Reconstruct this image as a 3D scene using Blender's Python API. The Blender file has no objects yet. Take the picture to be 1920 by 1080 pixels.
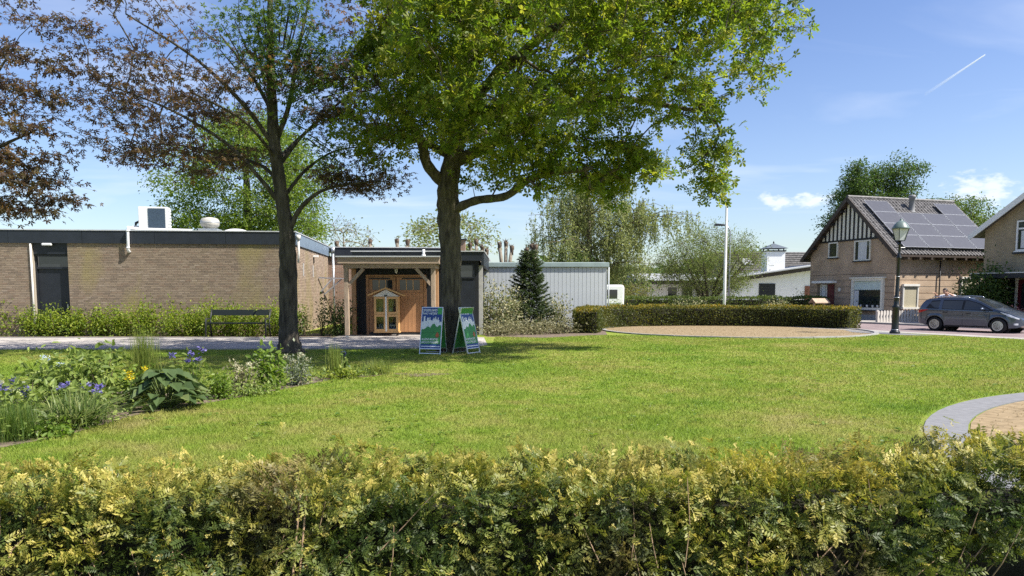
import bpy, math, random
import numpy as np
from mathutils import Vector, Matrix

R = math.radians
rng = np.random.default_rng(7)
random.seed(7)
scene = bpy.context.scene
COL = scene.collection

# ------------------------------------------------------------------ camera, sky, sun, exposure
cam_d = bpy.data.cameras.new('camera')
cam_d.lens = 26.06
cam_d.sensor_width = 36.0
cam_d.shift_y = 0.0675
cam_d.clip_start = 0.05
cam_d.clip_end = 20000
cam = bpy.data.objects.new('camera', cam_d)
cam.location = (0, 0, 1.6)
cam.rotation_euler = (R(85), 0, 0)
COL.objects.link(cam)
scene.camera = cam

SUN_AZ, SUN_EL = 69.0, 51.0            # azimuth measured from behind the camera towards the right
sdir = Vector((math.sin(R(SUN_AZ)) * math.cos(R(SUN_EL)), -math.cos(R(SUN_AZ)) * math.cos(R(SUN_EL)), math.sin(R(SUN_EL))))
sun_d = bpy.data.lights.new('sun', 'SUN')
sun_d.energy = 4.7
sun_d.angle = R(0.53)
sun_d.color = (1.0, 0.955, 0.88)
sun = bpy.data.objects.new('sun', sun_d)
sun.rotation_euler = (-sdir).to_track_quat('-Z', 'Y').to_euler()
sun.location = (20, -10, 30)
COL.objects.link(sun)

world = bpy.data.worlds.new('World')
scene.world = world
world.use_nodes = True
wn, wl = world.node_tree.nodes, world.node_tree.links
wn.clear()
sky = wn.new('ShaderNodeTexSky'); sky.sky_type = 'NISHITA'; sky.sun_disc = False
sky.sun_elevation = R(SUN_EL)
sky.sun_rotation = math.atan2(sdir.x, sdir.y)
sky.altitude = 30; sky.air_density = 1.0; sky.dust_density = 1.0; sky.ozone_density = 3.0
wout = wn.new('ShaderNodeOutputWorld'); wbg = wn.new('ShaderNodeBackground')
wbg.inputs['Strength'].default_value = 0.091
tc = wn.new('ShaderNodeTexCoord')
def wmath(op, a, b=None, clamp=False):
    m = wn.new('ShaderNodeMath'); m.operation = op; m.use_clamp = clamp
    for i, s in enumerate((a, b)):
        if s is None: continue
        if isinstance(s, (int, float)): m.inputs[i].default_value = s
        else: wl.new(s, m.inputs[i])
    return m.outputs[0]
def wramp(v, lo, hi):
    m = wn.new('ShaderNodeMapRange'); m.interpolation_type = 'SMOOTHSTEP'
    m.inputs['From Min'].default_value = lo; m.inputs['From Max'].default_value = hi
    wl.new(v, m.inputs['Value']); return m.outputs[0]
sep = wn.new('ShaderNodeSeparateXYZ'); wl.new(tc.outputs['Generated'], sep.inputs[0])
dx, dy, dz = sep.outputs
# thin high cirrus: noise on the plane the sky layer lies in
den = wmath('MAXIMUM', wmath('ADD', dz, 0.12), 0.02)
cmb = wn.new('ShaderNodeCombineXYZ')
wl.new(wmath('DIVIDE', dx, den), cmb.inputs[0]); wl.new(wmath('MULTIPLY', wmath('DIVIDE', dy, den), 2.2), cmb.inputs[1])
n1 = wn.new('ShaderNodeTexNoise'); n1.inputs['Scale'].default_value = 0.75; n1.inputs['Detail'].default_value = 6; n1.inputs['Distortion'].default_value = 0.7
wl.new(cmb.outputs[0], n1.inputs['Vector'])
cirrus = wmath('MULTIPLY', wramp(n1.outputs[0], 0.42, 0.78), 0.36)
# low fair-weather cumulus in a band above the horizon
mp = wn.new('ShaderNodeMapping'); mp.inputs['Scale'].default_value = (9.0, 9.0, 20.0); mp.inputs['Location'].default_value = (0.0, 0.0, 0.0)
wl.new(tc.outputs['Generated'], mp.inputs[0])
n2 = wn.new('ShaderNodeTexNoise'); n2.inputs['Scale'].default_value = 6.5; n2.inputs['Detail'].default_value = 7; n2.inputs['Roughness'].default_value = 0.55
wl.new(mp.outputs[0], n2.inputs['Vector'])
def puff(azd, eld, ra, re):
    a = wmath('SUBTRACT', wmath('ARCTAN2', dx, dy), R(azd))
    e = wmath('SUBTRACT', wmath('ARCSINE', dz), R(eld))
    a2 = wmath('POWER', wmath('ABSOLUTE', wmath('DIVIDE', a, R(ra))), 2.0)
    e2 = wmath('POWER', wmath('ABSOLUTE', wmath('DIVIDE', e, R(re))), 2.0)
    return wmath('SUBTRACT', 1.0, wmath('SQRT', wmath('ADD', a2, e2)))
puffs = [puff(*a) for a in ((19.3, 6.5, 1.7, .75), (21.9, 6.5, 1.9, .75), (32.0, 6.6, 2.8, 1.3), (36.5, 5.4, 3.0, 1.1), (54, 7.5, 4, 1.6),
                            (-62, 6.5, 4, 1.3), (-96, 8, 5, 1.8), (120, 7, 5, 1.7), (172, 7, 5, 1.5), (-140, 7, 5, 1.6))]
pm = puffs[0]
for q in puffs[1:]: pm = wmath('MAXIMUM', pm, q)
pm = wmath('ADD', pm, wmath('MULTIPLY', wmath('SUBTRACT', n2.outputs[0], 0.5), 2.4))
cumulus = wmath('MULTIPLY', wramp(pm, 0.05, 0.9), 0.85)
# pale veil low over the horizon
veil = wmath('MULTIPLY', wramp(wmath('MULTIPLY', dz, -1.0), -0.42, 0.0), 0.09)
cl = wmath('MAXIMUM', wmath('MAXIMUM', cirrus, cumulus), veil)
wmix = wn.new('ShaderNodeMix'); wmix.data_type = 'RGBA'
whs = wn.new('ShaderNodeHueSaturation'); whs.inputs['Saturation'].default_value = 1.12; whs.inputs['Hue'].default_value = 0.512; wl.new(sky.outputs[0], whs.inputs['Color'])
wl.new(cl, wmix.inputs[0]); wl.new(whs.outputs[0], wmix.inputs[6]); wmix.inputs[7].default_value = (5.6, 6.0, 6.8, 1)
wl.new(wmix.outputs[2], wbg.inputs['Color']); wl.new(wbg.outputs[0], wout.inputs['Surface'])

vs = scene.view_settings
vs.view_transform = 'Standard'; vs.look = 'None'; vs.gamma = 1.0; vs.use_curve_mapping = False
vs.exposure = 1.03
scene.render.engine = 'CYCLES'
scene.cycles.use_denoising = False
scene.cycles.max_bounces = 6
scene.cycles.diffuse_bounces = 3
scene.cycles.glossy_bounces = 2
scene.cycles.transmission_bounces = 4
scene.cycles.transparent_max_bounces = 6

# ------------------------------------------------------------------ helpers
def link(o, parent=None):
    COL.objects.link(o)
    if parent is not None: o.parent = parent
    return o

def tag(o, label=None, cat=None, group=None, kind=None):
    if label: o['label'] = label
    if cat: o['category'] = cat
    if group: o['group'] = group
    if kind: o['kind'] = kind
    return o

def thing(name, label, cat, loc=(0, 0, 0), rotz=0.0, group=None):
    o = bpy.data.objects.new(name, None)
    o.empty_display_size = 0.2
    o.location = loc; o.rotation_euler = (0, 0, rotz)
    link(o)
    return tag(o, label, cat, group)

class MB:
    def __init__(s): s.v = []; s.f = []
    def add(s, vs_, fs):
        b = len(s.v); s.v.extend(tuple(p) for p in vs_); s.f.extend(tuple(i + b for i in f) for f in fs); return s
    def box(s, x0, x1, y0, y1, z0, z1):
        return s.add([(x0,y0,z0),(x1,y0,z0),(x1,y1,z0),(x0,y1,z0),(x0,y0,z1),(x1,y0,z1),(x1,y1,z1),(x0,y1,z1)],
                     [(0,3,2,1),(4,5,6,7),(0,1,5,4),(1,2,6,5),(2,3,7,6),(3,0,4,7)])
    def prism(s, poly, axis, a, b):
        n = len(poly)
        def P(p, t):
            if axis == 'y': return (p[0], t, p[1])
            if axis == 'x': return (t, p[0], p[1])
            return (p[0], p[1], t)
        vs_ = [P(p, a) for p in poly] + [P(p, b) for p in poly]
        fs = [tuple(range(n)), tuple(range(2*n-1, n-1, -1))] + [(i, i+n, (i+1) % n + n, (i+1) % n) for i in range(n)]
        return s.add(vs_, fs)
    def beam(s, p0, p1, w, h, up=(0, 0, 1)):
        p0, p1 = Vector(p0), Vector(p1); d = (p1 - p0).normalized(); u = Vector(up)
        x = d.cross(u)
        if x.length < 1e-4: x = d.cross(Vector((0, 1, 0)))
        x.normalize(); z = x.cross(d).normalized()
        vs_ = [p + x*a*w/2 + z*b*h/2 for p in (p0, p1) for a, b in ((-1,-1),(1,-1),(1,1),(-1,1))]
        return s.add(vs_, [(0,1,2,3),(7,6,5,4),(0,4,5,1),(1,5,6,2),(2,6,7,3),(3,7,4,0)])
    def tube(s, pts, rad, n=8, caps=True):
        pts = [Vector(p) for p in pts]
        if isinstance(rad, (int, float)): rad = [rad]*len(pts)
        b = len(s.v); ref = Vector((0.13, 0.21, 0.97))
        for i, p in enumerate(pts):
            d = (pts[min(i+1, len(pts)-1)] - pts[max(i-1, 0)]).normalized()
            x = d.cross(ref)
            if x.length < 0.05: x = d.cross(Vector((1, 0, 0)))
            x.normalize(); y = d.cross(x).normalized(); ref = x.cross(d).normalized() if False else ref
            for k in range(n):
                a = 2*math.pi*k/n
                s.v.append(tuple(p + (x*math.cos(a) + y*math.sin(a))*rad[i]))
        for i in range(len(pts)-1):
            for k in range(n):
                k2 = (k+1) % n
                s.f.append((b+i*n+k, b+i*n+k2, b+(i+1)*n+k2, b+(i+1)*n+k))
        if caps:
            s.f.append(tuple(b+k for k in range(n-1, -1, -1))); s.f.append(tuple(b+(len(pts)-1)*n+k for k in range(n)))
        return s
    def lathe(s, prof, n=16, c=(0, 0, 0), axis='z'):
        b = len(s.v)
        for r, z in prof:
            for k in range(n):
                a = 2*math.pi*k/n; x, y = r*math.cos(a), r*math.sin(a)
                q = (x, y, z) if axis == 'z' else ((x, z, y) if axis == 'y' else (z, x, y))
                s.v.append((q[0]+c[0], q[1]+c[1], q[2]+c[2]))
        for i in range(len(prof)-1):
            for k in range(n):
                k2 = (k+1) % n; f = (b+i*n+k, b+i*n+k2, b+(i+1)*n+k2, b+(i+1)*n+k)
                s.f.append(f if axis != 'y' else f[::-1])
        s.f.append(tuple(b+k for k in range(n-1, -1, -1))); s.f.append(tuple(b+(len(prof)-1)*n+k for k in range(n)))
        return s
    def mesh(s, name, mat, smooth=False):
        m = bpy.data.meshes.new(name); m.from_pydata(s.v, [], s.f); m.update()
        if mat: m.materials.append(mat)
        if smooth: m.polygons.foreach_set('use_smooth', [True]*len(m.polygons))
        return m
    def build(s, name, mat, parent=None, smooth=False, loc=None, bevel=0.0):
        o = link(bpy.data.objects.new(name, s.mesh(name, mat, smooth)), parent)
        if loc: o.location = loc
        if bevel:
            bm = o.modifiers.new('bevel', 'BEVEL'); bm.width = bevel; bm.segments = 2; bm.limit_method = 'ANGLE'
        return o

def box(name, mat, parent, x0, x1, y0, y1, z0, z1, bevel=0.0):
    return MB().box(x0, x1, y0, y1, z0, z1).build(name, mat, parent, bevel=bevel)

def place(name, mesh, parent, loc=(0, 0, 0), rot=(0, 0, 0), scale=None):
    o = bpy.data.objects.new(name, mesh); o.location = loc; o.rotation_euler = rot
    if scale: o.scale = scale
    return link(o, parent)

def copy_tree(o, parent=None):
    c = o.copy(); COL.objects.link(c); c.parent = parent
    for ch in o.children: copy_tree(ch, c)
    return c

def np_mesh(name, V, faces, mat, attrs=None, smooth=False):
    V = np.asarray(V, np.float32)
    m = bpy.data.meshes.new(name)
    if not isinstance(faces, (list, tuple)): faces = [faces]
    faces = [np.asarray(f, np.int32) for f in faces if len(f)]
    nl = sum(f.size for f in faces); npol = sum(len(f) for f in faces)
    m.vertices.add(len(V)); m.vertices.foreach_set('co', V.ravel())
    m.loops.add(nl); m.loops.foreach_set('vertex_index', np.concatenate([f.ravel() for f in faces]))
    m.polygons.add(npol)
    tot = np.concatenate([np.full(len(f), f.shape[1], np.int32) for f in faces])
    st = np.zeros(npol, np.int32); st[1:] = np.cumsum(tot)[:-1]
    m.polygons.foreach_set('loop_start', st)
    try: m.polygons.foreach_set('loop_total', tot)
    except Exception: pass
    m.polygons.foreach_set('use_smooth', np.full(npol, bool(smooth)))
    for k, a in (attrs or {}).items():
        at = m.attributes.new(k, 'FLOAT', 'POINT'); at.data.foreach_set('value', np.asarray(a, np.float32))
    m.update(calc_edges=True)
    if mat: m.materials.append(mat)
    return m

def unit(a):
    return a / np.maximum(np.linalg.norm(a, axis=-1, keepdims=True), 1e-9)

def scatter(tv, tf, P, X, Z, S, tint=None):
    """copies of a template (tv verts, tf faces) at P, long axis X, normal about Z, size S"""
    X = unit(X); Y = unit(np.cross(Z, X)); Zc = np.cross(X, Y)
    S = np.broadcast_to(np.asarray(S, float), (len(P),)) if np.ndim(S) < 2 else S
    if np.ndim(S) == 1: S3 = np.stack([S, S, S], 1)
    else: S3 = S
    V = (P[:, None, :] + tv[None, :, 0, None]*X[:, None, :]*S3[:, None, 0:1] + tv[None, :, 1, None]*Y[:, None, :]*S3[:, None, 1:2]
         + tv[None, :, 2, None]*Zc[:, None, :]*S3[:, None, 2:3]).reshape(-1, 3)
    F = (np.arange(len(P))[:, None, None]*len(tv) + tf[None]).reshape(-1, tf.shape[1])
    T = None if tint is None else np.repeat(tint, len(tv))
    return V, F, T

LEAF = {
    'diamond': (np.array([(0,0,0),(.5,.28,.07),(1,0,0),(.5,-.28,.07)]), np.array([(0,2,1),(0,3,2)])),
    'oval': (np.array([(0,0,0),(.3,.22,.06),(.7,.22,.05),(1,0,-.06),(.7,-.22,.05),(.3,-.22,.06)]), np.array([(0,3,2,1),(0,5,4,3)])),
    'oak': (np.array([(0,0,0),(.28,.13,.04),(.45,.27,.06),(.8,.27,.05),(1,0,-.05),(.8,-.27,.05),(.45,-.27,.06),(.28,-.13,.04)]), np.array([(0,4,3,2),(0,2,1,1),(0,6,5,4),(0,7,6,6)])[[0,2]]),
    'heart': (np.array([(0,0,0),(.12,.3,.05),(.45,.36,.06),(1,0,-.16),(.45,-.36,.06),(.12,-.3,.05),(.5,0,-.02)]), np.array([(0,6,2,1),(6,3,2,2),(0,5,4,6),(6,4,3,3)])),
}
_a = []
_f = []
for ang, ln in ((0, 1.0), (62, .85), (-62, .85), (118, .5), (-118, .5)):
    c, s_ = math.cos(R(ang)), math.sin(R(ang)); b = len(_a)
    for x, y, z in ((0,0,0),(.5*ln,.17,.03),(ln,0,-.08),(.5*ln,-.17,.03)): _a.append((c*x - s_*y, s_*x + c*y, z))
    _f.append((b, b+3, b+2, b+1))
LEAF['maple'] = (np.array(_a), np.array(_f))
_a, _f = [], []                      # a shoot tip: five oak leaves fanned round it
for q, (ang, ln, el) in enumerate(((0, 1.0, .15), (58, .85, -.1), (-66, .9, .05), (128, .75, .2), (-140, .8, -.15))):
    c, s_ = math.cos(R(ang)), math.sin(R(ang)); b = len(_a)
    for x, y, z in ((.05,0,0),(.5,.24,.08),(.85,.20,.06),(1,0,-.05),(.85,-.20,.06),(.5,-.24,.08)):
        x, y, z = x*ln, y*ln, z*ln + x*el; _a.append((c*x - s_*y, s_*x + c*y, z))
    _f += [(b, b+3, b+2, b+1), (b, b+5, b+4, b+3)]
LEAF['oakspray'] = (np.array(_a), np.array(_f))
LEAF['heart'] = (np.array([(0,0,0),(.15,.32,.07),(.5,.34,.08),(1,0,-.16),(.5,-.34,.08),(.15,-.32,.07)]), np.array([(0,3,2,1),(0,5,4,3)]))

# ------------------------------------------------------------------ materials
def nodes_of(name):
    m = bpy.data.materials.new(name); m.use_nodes = True
    nt = m.node_tree; return m, nt.nodes, nt.links, nt.nodes['Principled BSDF']

def rgb(c): return (c[0], c[1], c[2], 1)
def sh(c, k): return tuple(max(0, min(1, x*k)) for x in c[:3])

def mat(name, col, rough=0.65, var=0.12, scale=6.0, bump=0.0, metallic=0.0, spec=0.4, stretch=(1, 1, 1), col2=None, detail=5, coat=0.0):
    m, n, l, b = nodes_of(name)
    b.inputs['Roughness'].default_value = rough; b.inputs['Metallic'].default_value = metallic
    b.inputs['Specular IOR Level'].default_value = spec
    if coat: b.inputs['Coat Weight'].default_value = coat; b.inputs['Coat Roughness'].default_value = 0.05
    t = n.new('ShaderNodeTexCoord'); mpg = n.new('ShaderNodeMapping'); mpg.inputs['Scale'].default_value = stretch
    l.new(t.outputs['Object'], mpg.inputs[0])
    nz = n.new('ShaderNodeTexNoise'); nz.inputs['Scale'].default_value = scale; nz.inputs['Detail'].default_value = detail
    l.new(mpg.outputs[0], nz.inputs['Vector'])
    cr = n.new('ShaderNodeValToRGB'); cr.color_ramp.elements[0].position = 0.3; cr.color_ramp.elements[1].position = 0.7
    cr.color_ramp.elements[0].color = rgb(sh(col, 1-var)); cr.color_ramp.elements[1].color = rgb(col2 if col2 else sh(col, 1+var))
    l.new(nz.outputs[0], cr.inputs[0]); l.new(cr.outputs[0], b.inputs['Base Color'])
    if bump:
        bp = n.new('ShaderNodeBump'); bp.inputs['Strength'].default_value = bump; bp.inputs['Distance'].default_value = 0.05 if bump >= 1 else 0.02
        l.new(nz.outputs[0], bp.inputs['Height']); l.new(bp.outputs[0], b.inputs['Normal'])
    return m

def leafmat(name, stops, rough=0.5, trans=0.35, spec=0.35, patch=None, patch_scale=1.2):
    """foliage: colour by each leaf's own random tint; thin leaves let some light through"""
    m, n, l, b = nodes_of(name)
    at = n.new('ShaderNodeAttribute'); at.attribute_name = 'tint'
    cr = n.new('ShaderNodeValToRGB'); el = cr.color_ramp.elements
    while len(el) < len(stops): el.new(0.5)
    for e, (p, c) in zip(el, stops): e.position = p; e.color = rgb(c)
    l.new(at.outputs['Fac'], cr.inputs[0]); src = cr.outputs[0]
    if patch:
        g = n.new('ShaderNodeNewGeometry'); nz = n.new('ShaderNodeTexNoise'); nz.inputs['Scale'].default_value = patch_scale; nz.inputs['Detail'].default_value = 3
        l.new(g.outputs['Position'], nz.inputs['Vector'])
        r2 = n.new('ShaderNodeMapRange'); r2.inputs['From Min'].default_value = 0.52; r2.inputs['From Max'].default_value = 0.72; r2.inputs['To Max'].default_value = 0.85
        l.new(nz.outputs[0], r2.inputs[0])
        mx = n.new('ShaderNodeMix'); mx.data_type = 'RGBA'; l.new(r2.outputs[0], mx.inputs[0]); l.new(src, mx.inputs[6]); mx.inputs[7].default_value = rgb(patch); src = mx.outputs[2]
    l.new(src, b.inputs['Base Color']); b.inputs['Roughness'].default_value = rough; b.inputs['Specular IOR Level'].default_value = spec
    tr = n.new('ShaderNodeBsdfTranslucent'); hs = n.new('ShaderNodeHueSaturation')
    hs.inputs['Value'].default_value = 1.8; hs.inputs['Saturation'].default_value = 1.1; l.new(src, hs.inputs['Color']); l.new(hs.outputs[0], tr.inputs[0])
    mx2 = n.new('ShaderNodeMixShader'); mx2.inputs[0].default_value = trans
    l.new(b.outputs[0], mx2.inputs[1]); l.new(tr.outputs[0], mx2.inputs[2]); l.new(mx2.outputs[0], n['Material Output'].inputs['Surface'])
    return m

def brickmat(name, c1, c2, mortar, bw=0.215, bh=0.0625, bump=0.5, msize=0.010):
    """running-bond brickwork for walls too far away to tell single bricks; object space, vertical walls"""
    m, n, l, b = nodes_of(name)
    t = n.new('ShaderNodeTexCoord'); s = n.new('ShaderNodeSeparateXYZ'); l.new(t.outputs['Object'], s.inputs[0])
    ad = n.new('ShaderNodeMath'); l.new(s.outputs[0], ad.inputs[0]); l.new(s.outputs[1], ad.inputs[1])
    c = n.new('ShaderNodeCombineXYZ'); l.new(ad.outputs[0], c.inputs[0]); l.new(s.outputs[2], c.inputs[1])
    bt = n.new('ShaderNodeTexBrick'); l.new(c.outputs[0], bt.inputs['Vector'])
    bt.inputs['Color1'].default_value = rgb(c1); bt.inputs['Color2'].default_value = rgb(c2); bt.inputs['Mortar'].default_value = rgb(mortar)
    bt.inputs['Scale'].default_value = 1.0; bt.inputs['Brick Width'].default_value = bw; bt.inputs['Row Height'].default_value = bh
    bt.inputs['Mortar Size'].default_value = msize; bt.inputs['Bias'].default_value = -0.1
    nz = n.new('ShaderNodeTexNoise'); nz.inputs['Scale'].default_value = 1.3; nz.inputs['Detail'].default_value = 6; l.new(t.outputs['Object'], nz.inputs['Vector'])
    mx = n.new('ShaderNodeMix'); mx.data_type = 'RGBA'; mx.blend_type = 'MULTIPLY'; mx.inputs[0].default_value = 1.0
    r = n.new('ShaderNodeMapRange'); r.inputs['From Min'].default_value = .3; r.inputs['From Max'].default_value = .7; r.inputs['To Min'].default_value = .8; r.inputs['To Max'].default_value = 1.12
    l.new(nz.outputs[0], r.inputs[0]); l.new(bt.outputs['Color'], mx.inputs[6]); l.new(r.outputs[0], mx.inputs[7])
    l.new(mx.outputs[2], b.inputs['Base Color']); b.inputs['Roughness'].default_value = .85; b.inputs['Specular IOR Level'].default_value = .2
    bp = n.new('ShaderNodeBump'); bp.invert = True; bp.inputs['Strength'].default_value = bump; bp.inputs['Distance'].default_value = .01
    l.new(bt.outputs['Fac'], bp.inputs['Height']); l.new(bp.outputs[0], b.inputs['Normal'])
    return m

M = {}
M['fascia'] = mat('fascia_navy', (.018, .022, .030), .42, .15, 3)
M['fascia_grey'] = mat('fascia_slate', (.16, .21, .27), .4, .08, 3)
M['cap'] = mat('roof_edge_aluminium', (.55, .56, .57), .4, .08, 5, metallic=.3)
M['navy'] = mat('navy_paint', (.012, .015, .021), .5, .2, 4)
M['black'] = mat('black_cladding', (.010, .011, .014), .6, .25, 3, stretch=(6, 6, .6))
M['white'] = mat('white_paint', (.78, .78, .76), .5, .05, 3)
M['offwhite'] = mat('offwhite_paint', (.62, .60, .55), .55, .08, 3)
M['pvc'] = mat('white_plastic_pipe', (.74, .75, .75), .35, .05, 5)
M['zinc'] = mat('zinc_metal', (.45, .48, .51), .38, .12, 8, metallic=.6)
M['steel'] = mat('galvanised_steel', (.50, .52, .55), .35, .15, 12, metallic=.8)
M['dkmetal'] = mat('dark_metal', (.03, .032, .035), .45, .2, 8, metallic=.4)
M['timber'] = mat('weathered_timber', (.36, .27, .19), .75, .22, 5, bump=.25, stretch=(3, 3, .8))
M['beamtimber'] = mat('weathered_beam_timber', (.37, .275, .195), .75, .22, 5, bump=.25, stretch=(.6, 4, 8))
M['redwood'] = mat('orange_timber', (.40, .22, .11), .65, .2, 5, bump=.15, stretch=(6, 6, .7))
M['larch'] = mat('oiled_larch_boards', (.40, .205, .095), .55, .2, 4, bump=.12, stretch=(9, 9, .6))
M['pine'] = mat('varnished_pine', (.58, .34, .14), .45, .14, 4, bump=.08, stretch=(7, 7, .7))
M['glass'] = mat('dark_window_glass', (.020, .024, .028), .04, .2, 2, spec=.9)
M['concrete'] = mat('concrete', (.36, .35, .33), .85, .12, 7, bump=.15)
M['roofing'] = mat('grey_roofing', (.30, .31, .31), .9, .12, 4)
M['bark'] = mat('maple_bark', (.042, .033, .025), .9, .45, 7, bump=1.0, stretch=(1.6, 1.6, .35), col2=(.10, .085, .062))
M['oakbark'] = mat('oak_bark', (.060, .047, .034), .92, .5, 8, bump=1.0, stretch=(1.7, 1.7, .3), col2=(.125, .105, .075))
M['paletwig'] = mat('pale_bark', (.20, .17, .13), .85, .3, 7, bump=.4)
M['twig'] = mat('twig_bark', (.10, .075, .05), .85, .3, 8)
M['soil'] = mat('garden_soil', (.14, .105, .075), .95, .35, 9, bump=.6)

def clear_glass(name, tintc):
    m = bpy.data.materials.new(name); m.use_nodes = True; n, l = m.node_tree.nodes, m.node_tree.links; n.clear()
    o = n.new('ShaderNodeOutputMaterial'); t = n.new('ShaderNodeBsdfTransparent'); g = n.new('ShaderNodeBsdfGlossy'); g.inputs['Roughness'].default_value = .03
    f = n.new('ShaderNodeFresnel'); f.inputs[0].default_value = 1.5; t.inputs[0].default_value = rgb(tintc)
    x = n.new('ShaderNodeMixShader'); l.new(f.outputs[0], x.inputs[0]); l.new(t.outputs[0], x.inputs[1]); l.new(g.outputs[0], x.inputs[2]); l.new(x.outputs[0], o.inputs[0])
    return m
M['clearglass'] = clear_glass('clear_glass', (.86, .9, .88))
# ------------------------------------------------------------------ ground
def lawn_color(n, l, fine):
    """green lawn with dry straw-coloured patches; the same field colours the turf sheet and the blades"""
    g = n.new('ShaderNodeNewGeometry'); sp = n.new('ShaderNodeSeparateXYZ'); l.new(g.outputs['Position'], sp.inputs[0])
    c = n.new('ShaderNodeCombineXYZ'); l.new(sp.outputs[0], c.inputs[0]); l.new(sp.outputs[1], c.inputs[1])
    a = n.new('ShaderNodeTexNoise'); a.inputs['Scale'].default_value = .36; a.inputs['Detail'].default_value = 5; a.inputs['Roughness'].default_value = .62; a.inputs['Distortion'].default_value = .6
    l.new(c.outputs[0], a.inputs['Vector'])
    b_ = n.new('ShaderNodeTexNoise'); b_.inputs['Scale'].default_value = 2.3; b_.inputs['Detail'].default_value = 4; l.new(c.outputs[0], b_.inputs['Vector'])
    mxa = n.new('ShaderNodeMix'); mxa.data_type = 'FLOAT'; mxa.inputs[0].default_value = .34; l.new(a.outputs[0], mxa.inputs[2]); l.new(b_.outputs[0], mxa.inputs[3])
    cr = n.new('ShaderNodeValToRGB'); el = cr.color_ramp.elements
    for _ in range(3): el.new(.5)
    for e, (p, q) in zip(el, ((.34, (.155, .250, .026)), (.44, (.215, .300, .036)), (.51, (.262, .318, .052)), (.58, (.312, .324, .076)), (.68, (.355, .322, .115)))): e.position = p; e.color = rgb(q)
    l.new(mxa.outputs[0], cr.inputs[0])
    return cr.outputs[0], c.outputs[0]

def make_lawn():
    m, n, l, b = nodes_of('lawn_turf')
    col, vec = lawn_color(n, l, True)
    f = n.new('ShaderNodeTexNoise'); f.inputs['Scale'].default_value = 26; f.inputs['Detail'].default_value = 6; f.inputs['Roughness'].default_value = .75; l.new(vec, f.inputs['Vector'])
    r = n.new('ShaderNodeMapRange'); r.inputs['From Min'].default_value = .3; r.inputs['From Max'].default_value = .7; r.inputs['To Min'].default_value = .45; r.inputs['To Max'].default_value = 1.15
    l.new(f.outputs[0], r.inputs[0])
    mx = n.new('ShaderNodeMix'); mx.data_type = 'RGBA'; mx.blend_type = 'MULTIPLY'; mx.inputs[0].default_value = 1; l.new(col, mx.inputs[6]); l.new(r.outputs[0], mx.inputs[7])
    l.new(mx.outputs[2], b.inputs['Base Color']); b.inputs['Roughness'].default_value = .9; b.inputs['Specular IOR Level'].default_value = .15
    bp = n.new('ShaderNodeBump'); bp.inputs['Strength'].default_value = .9; bp.inputs['Distance'].default_value = .04; l.new(f.outputs[0], bp.inputs['Height']); l.new(bp.outputs[0], b.inputs['Normal'])
    return m
def make_blade():
    m, n, l, b = nodes_of('grass_blades')
    col, vec = lawn_color(n, l, False)
    at = n.new('ShaderNodeAttribute'); at.attribute_name = 'tint'
    r = n.new('ShaderNodeMapRange'); r.inputs['To Min'].default_value = .62; r.inputs['To Max'].default_value = 1.45; l.new(at.outputs['Fac'], r.inputs[0])
    mx = n.new('ShaderNodeMix'); mx.data_type = 'RGBA'; mx.blend_type = 'MULTIPLY'; mx.inputs[0].default_value = 1; l.new(col, mx.inputs[6]); l.new(r.outputs[0], mx.inputs[7])
    l.new(mx.outputs[2], b.inputs['Base Color']); b.inputs['Roughness'].default_value = .55; b.inputs['Specular IOR Level'].default_value = .3
    tr = n.new('ShaderNodeBsdfTranslucent'); l.new(mx.outputs[2], tr.inputs[0])
    ms = n.new('ShaderNodeMixShader'); ms.inputs[0].default_value = .5; l.new(b.outputs[0], ms.inputs[1]); l.new(tr.outputs[0], ms.inputs[2]); l.new(ms.outputs[0], n['Material Output'].inputs['Surface'])
    return m
M['lawn'] = make_lawn(); M['blade'] = make_blade()

def pavemat(name, c1, c2, joint, w, h, rot=0.0, var=.25):
    m, n, l, b = nodes_of(name)
    t = n.new('ShaderNodeTexCoord'); mp_ = n.new('ShaderNodeMapping'); mp_.inputs['Rotation'].default_value = (0, 0, rot); l.new(t.outputs['Object'], mp_.inputs[0])
    bt = n.new('ShaderNodeTexBrick'); l.new(mp_.outputs[0], bt.inputs['Vector'])
    bt.inputs['Color1'].default_value = rgb(c1); bt.inputs['Color2'].default_value = rgb(c2); bt.inputs['Mortar'].default_value = rgb(joint)
    bt.inputs['Scale'].default_value = 1; bt.inputs['Brick Width'].default_value = w; bt.inputs['Row Height'].default_value = h; bt.inputs['Mortar Size'].default_value = .006
    nz = n.new('ShaderNodeTexNoise'); nz.inputs['Scale'].default_value = .9; nz.inputs['Detail'].default_value = 7; l.new(t.outputs['Object'], nz.inputs['Vector'])
    r = n.new('ShaderNodeMapRange'); r.inputs['From Min'].default_value = .3; r.inputs['From Max'].default_value = .7; r.inputs['To Min'].default_value = 1-var; r.inputs['To Max'].default_value = 1+var*.6; l.new(nz.outputs[0], r.inputs[0])
    mx = n.new('ShaderNodeMix'); mx.data_type = 'RGBA'; mx.blend_type = 'MULTIPLY'; mx.inputs[0].default_value = 1; l.new(bt.outputs['Color'], mx.inputs[6]); l.new(r.outputs[0], mx.inputs[7])
    l.new(mx.outputs[2], b.inputs['Base Color']); b.inputs['Roughness'].default_value = .85; b.inputs['Specular IOR Level'].default_value = .25
    bp = n.new('ShaderNodeBump'); bp.invert = True; bp.inputs['Strength'].default_value = .4; bp.inputs['Distance'].default_value = .006; l.new(bt.outputs['Fac'], bp.inputs['Height']); l.new(bp.outputs[0], b.inputs['Normal'])
    return m
M['paving'] = pavemat('grey_brick_paving', (.46, .42, .375), (.37, .34, .315), (.22, .20, .18), .21, .105)
ROADROT = math.atan2(-0.89, 0.45)
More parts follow.
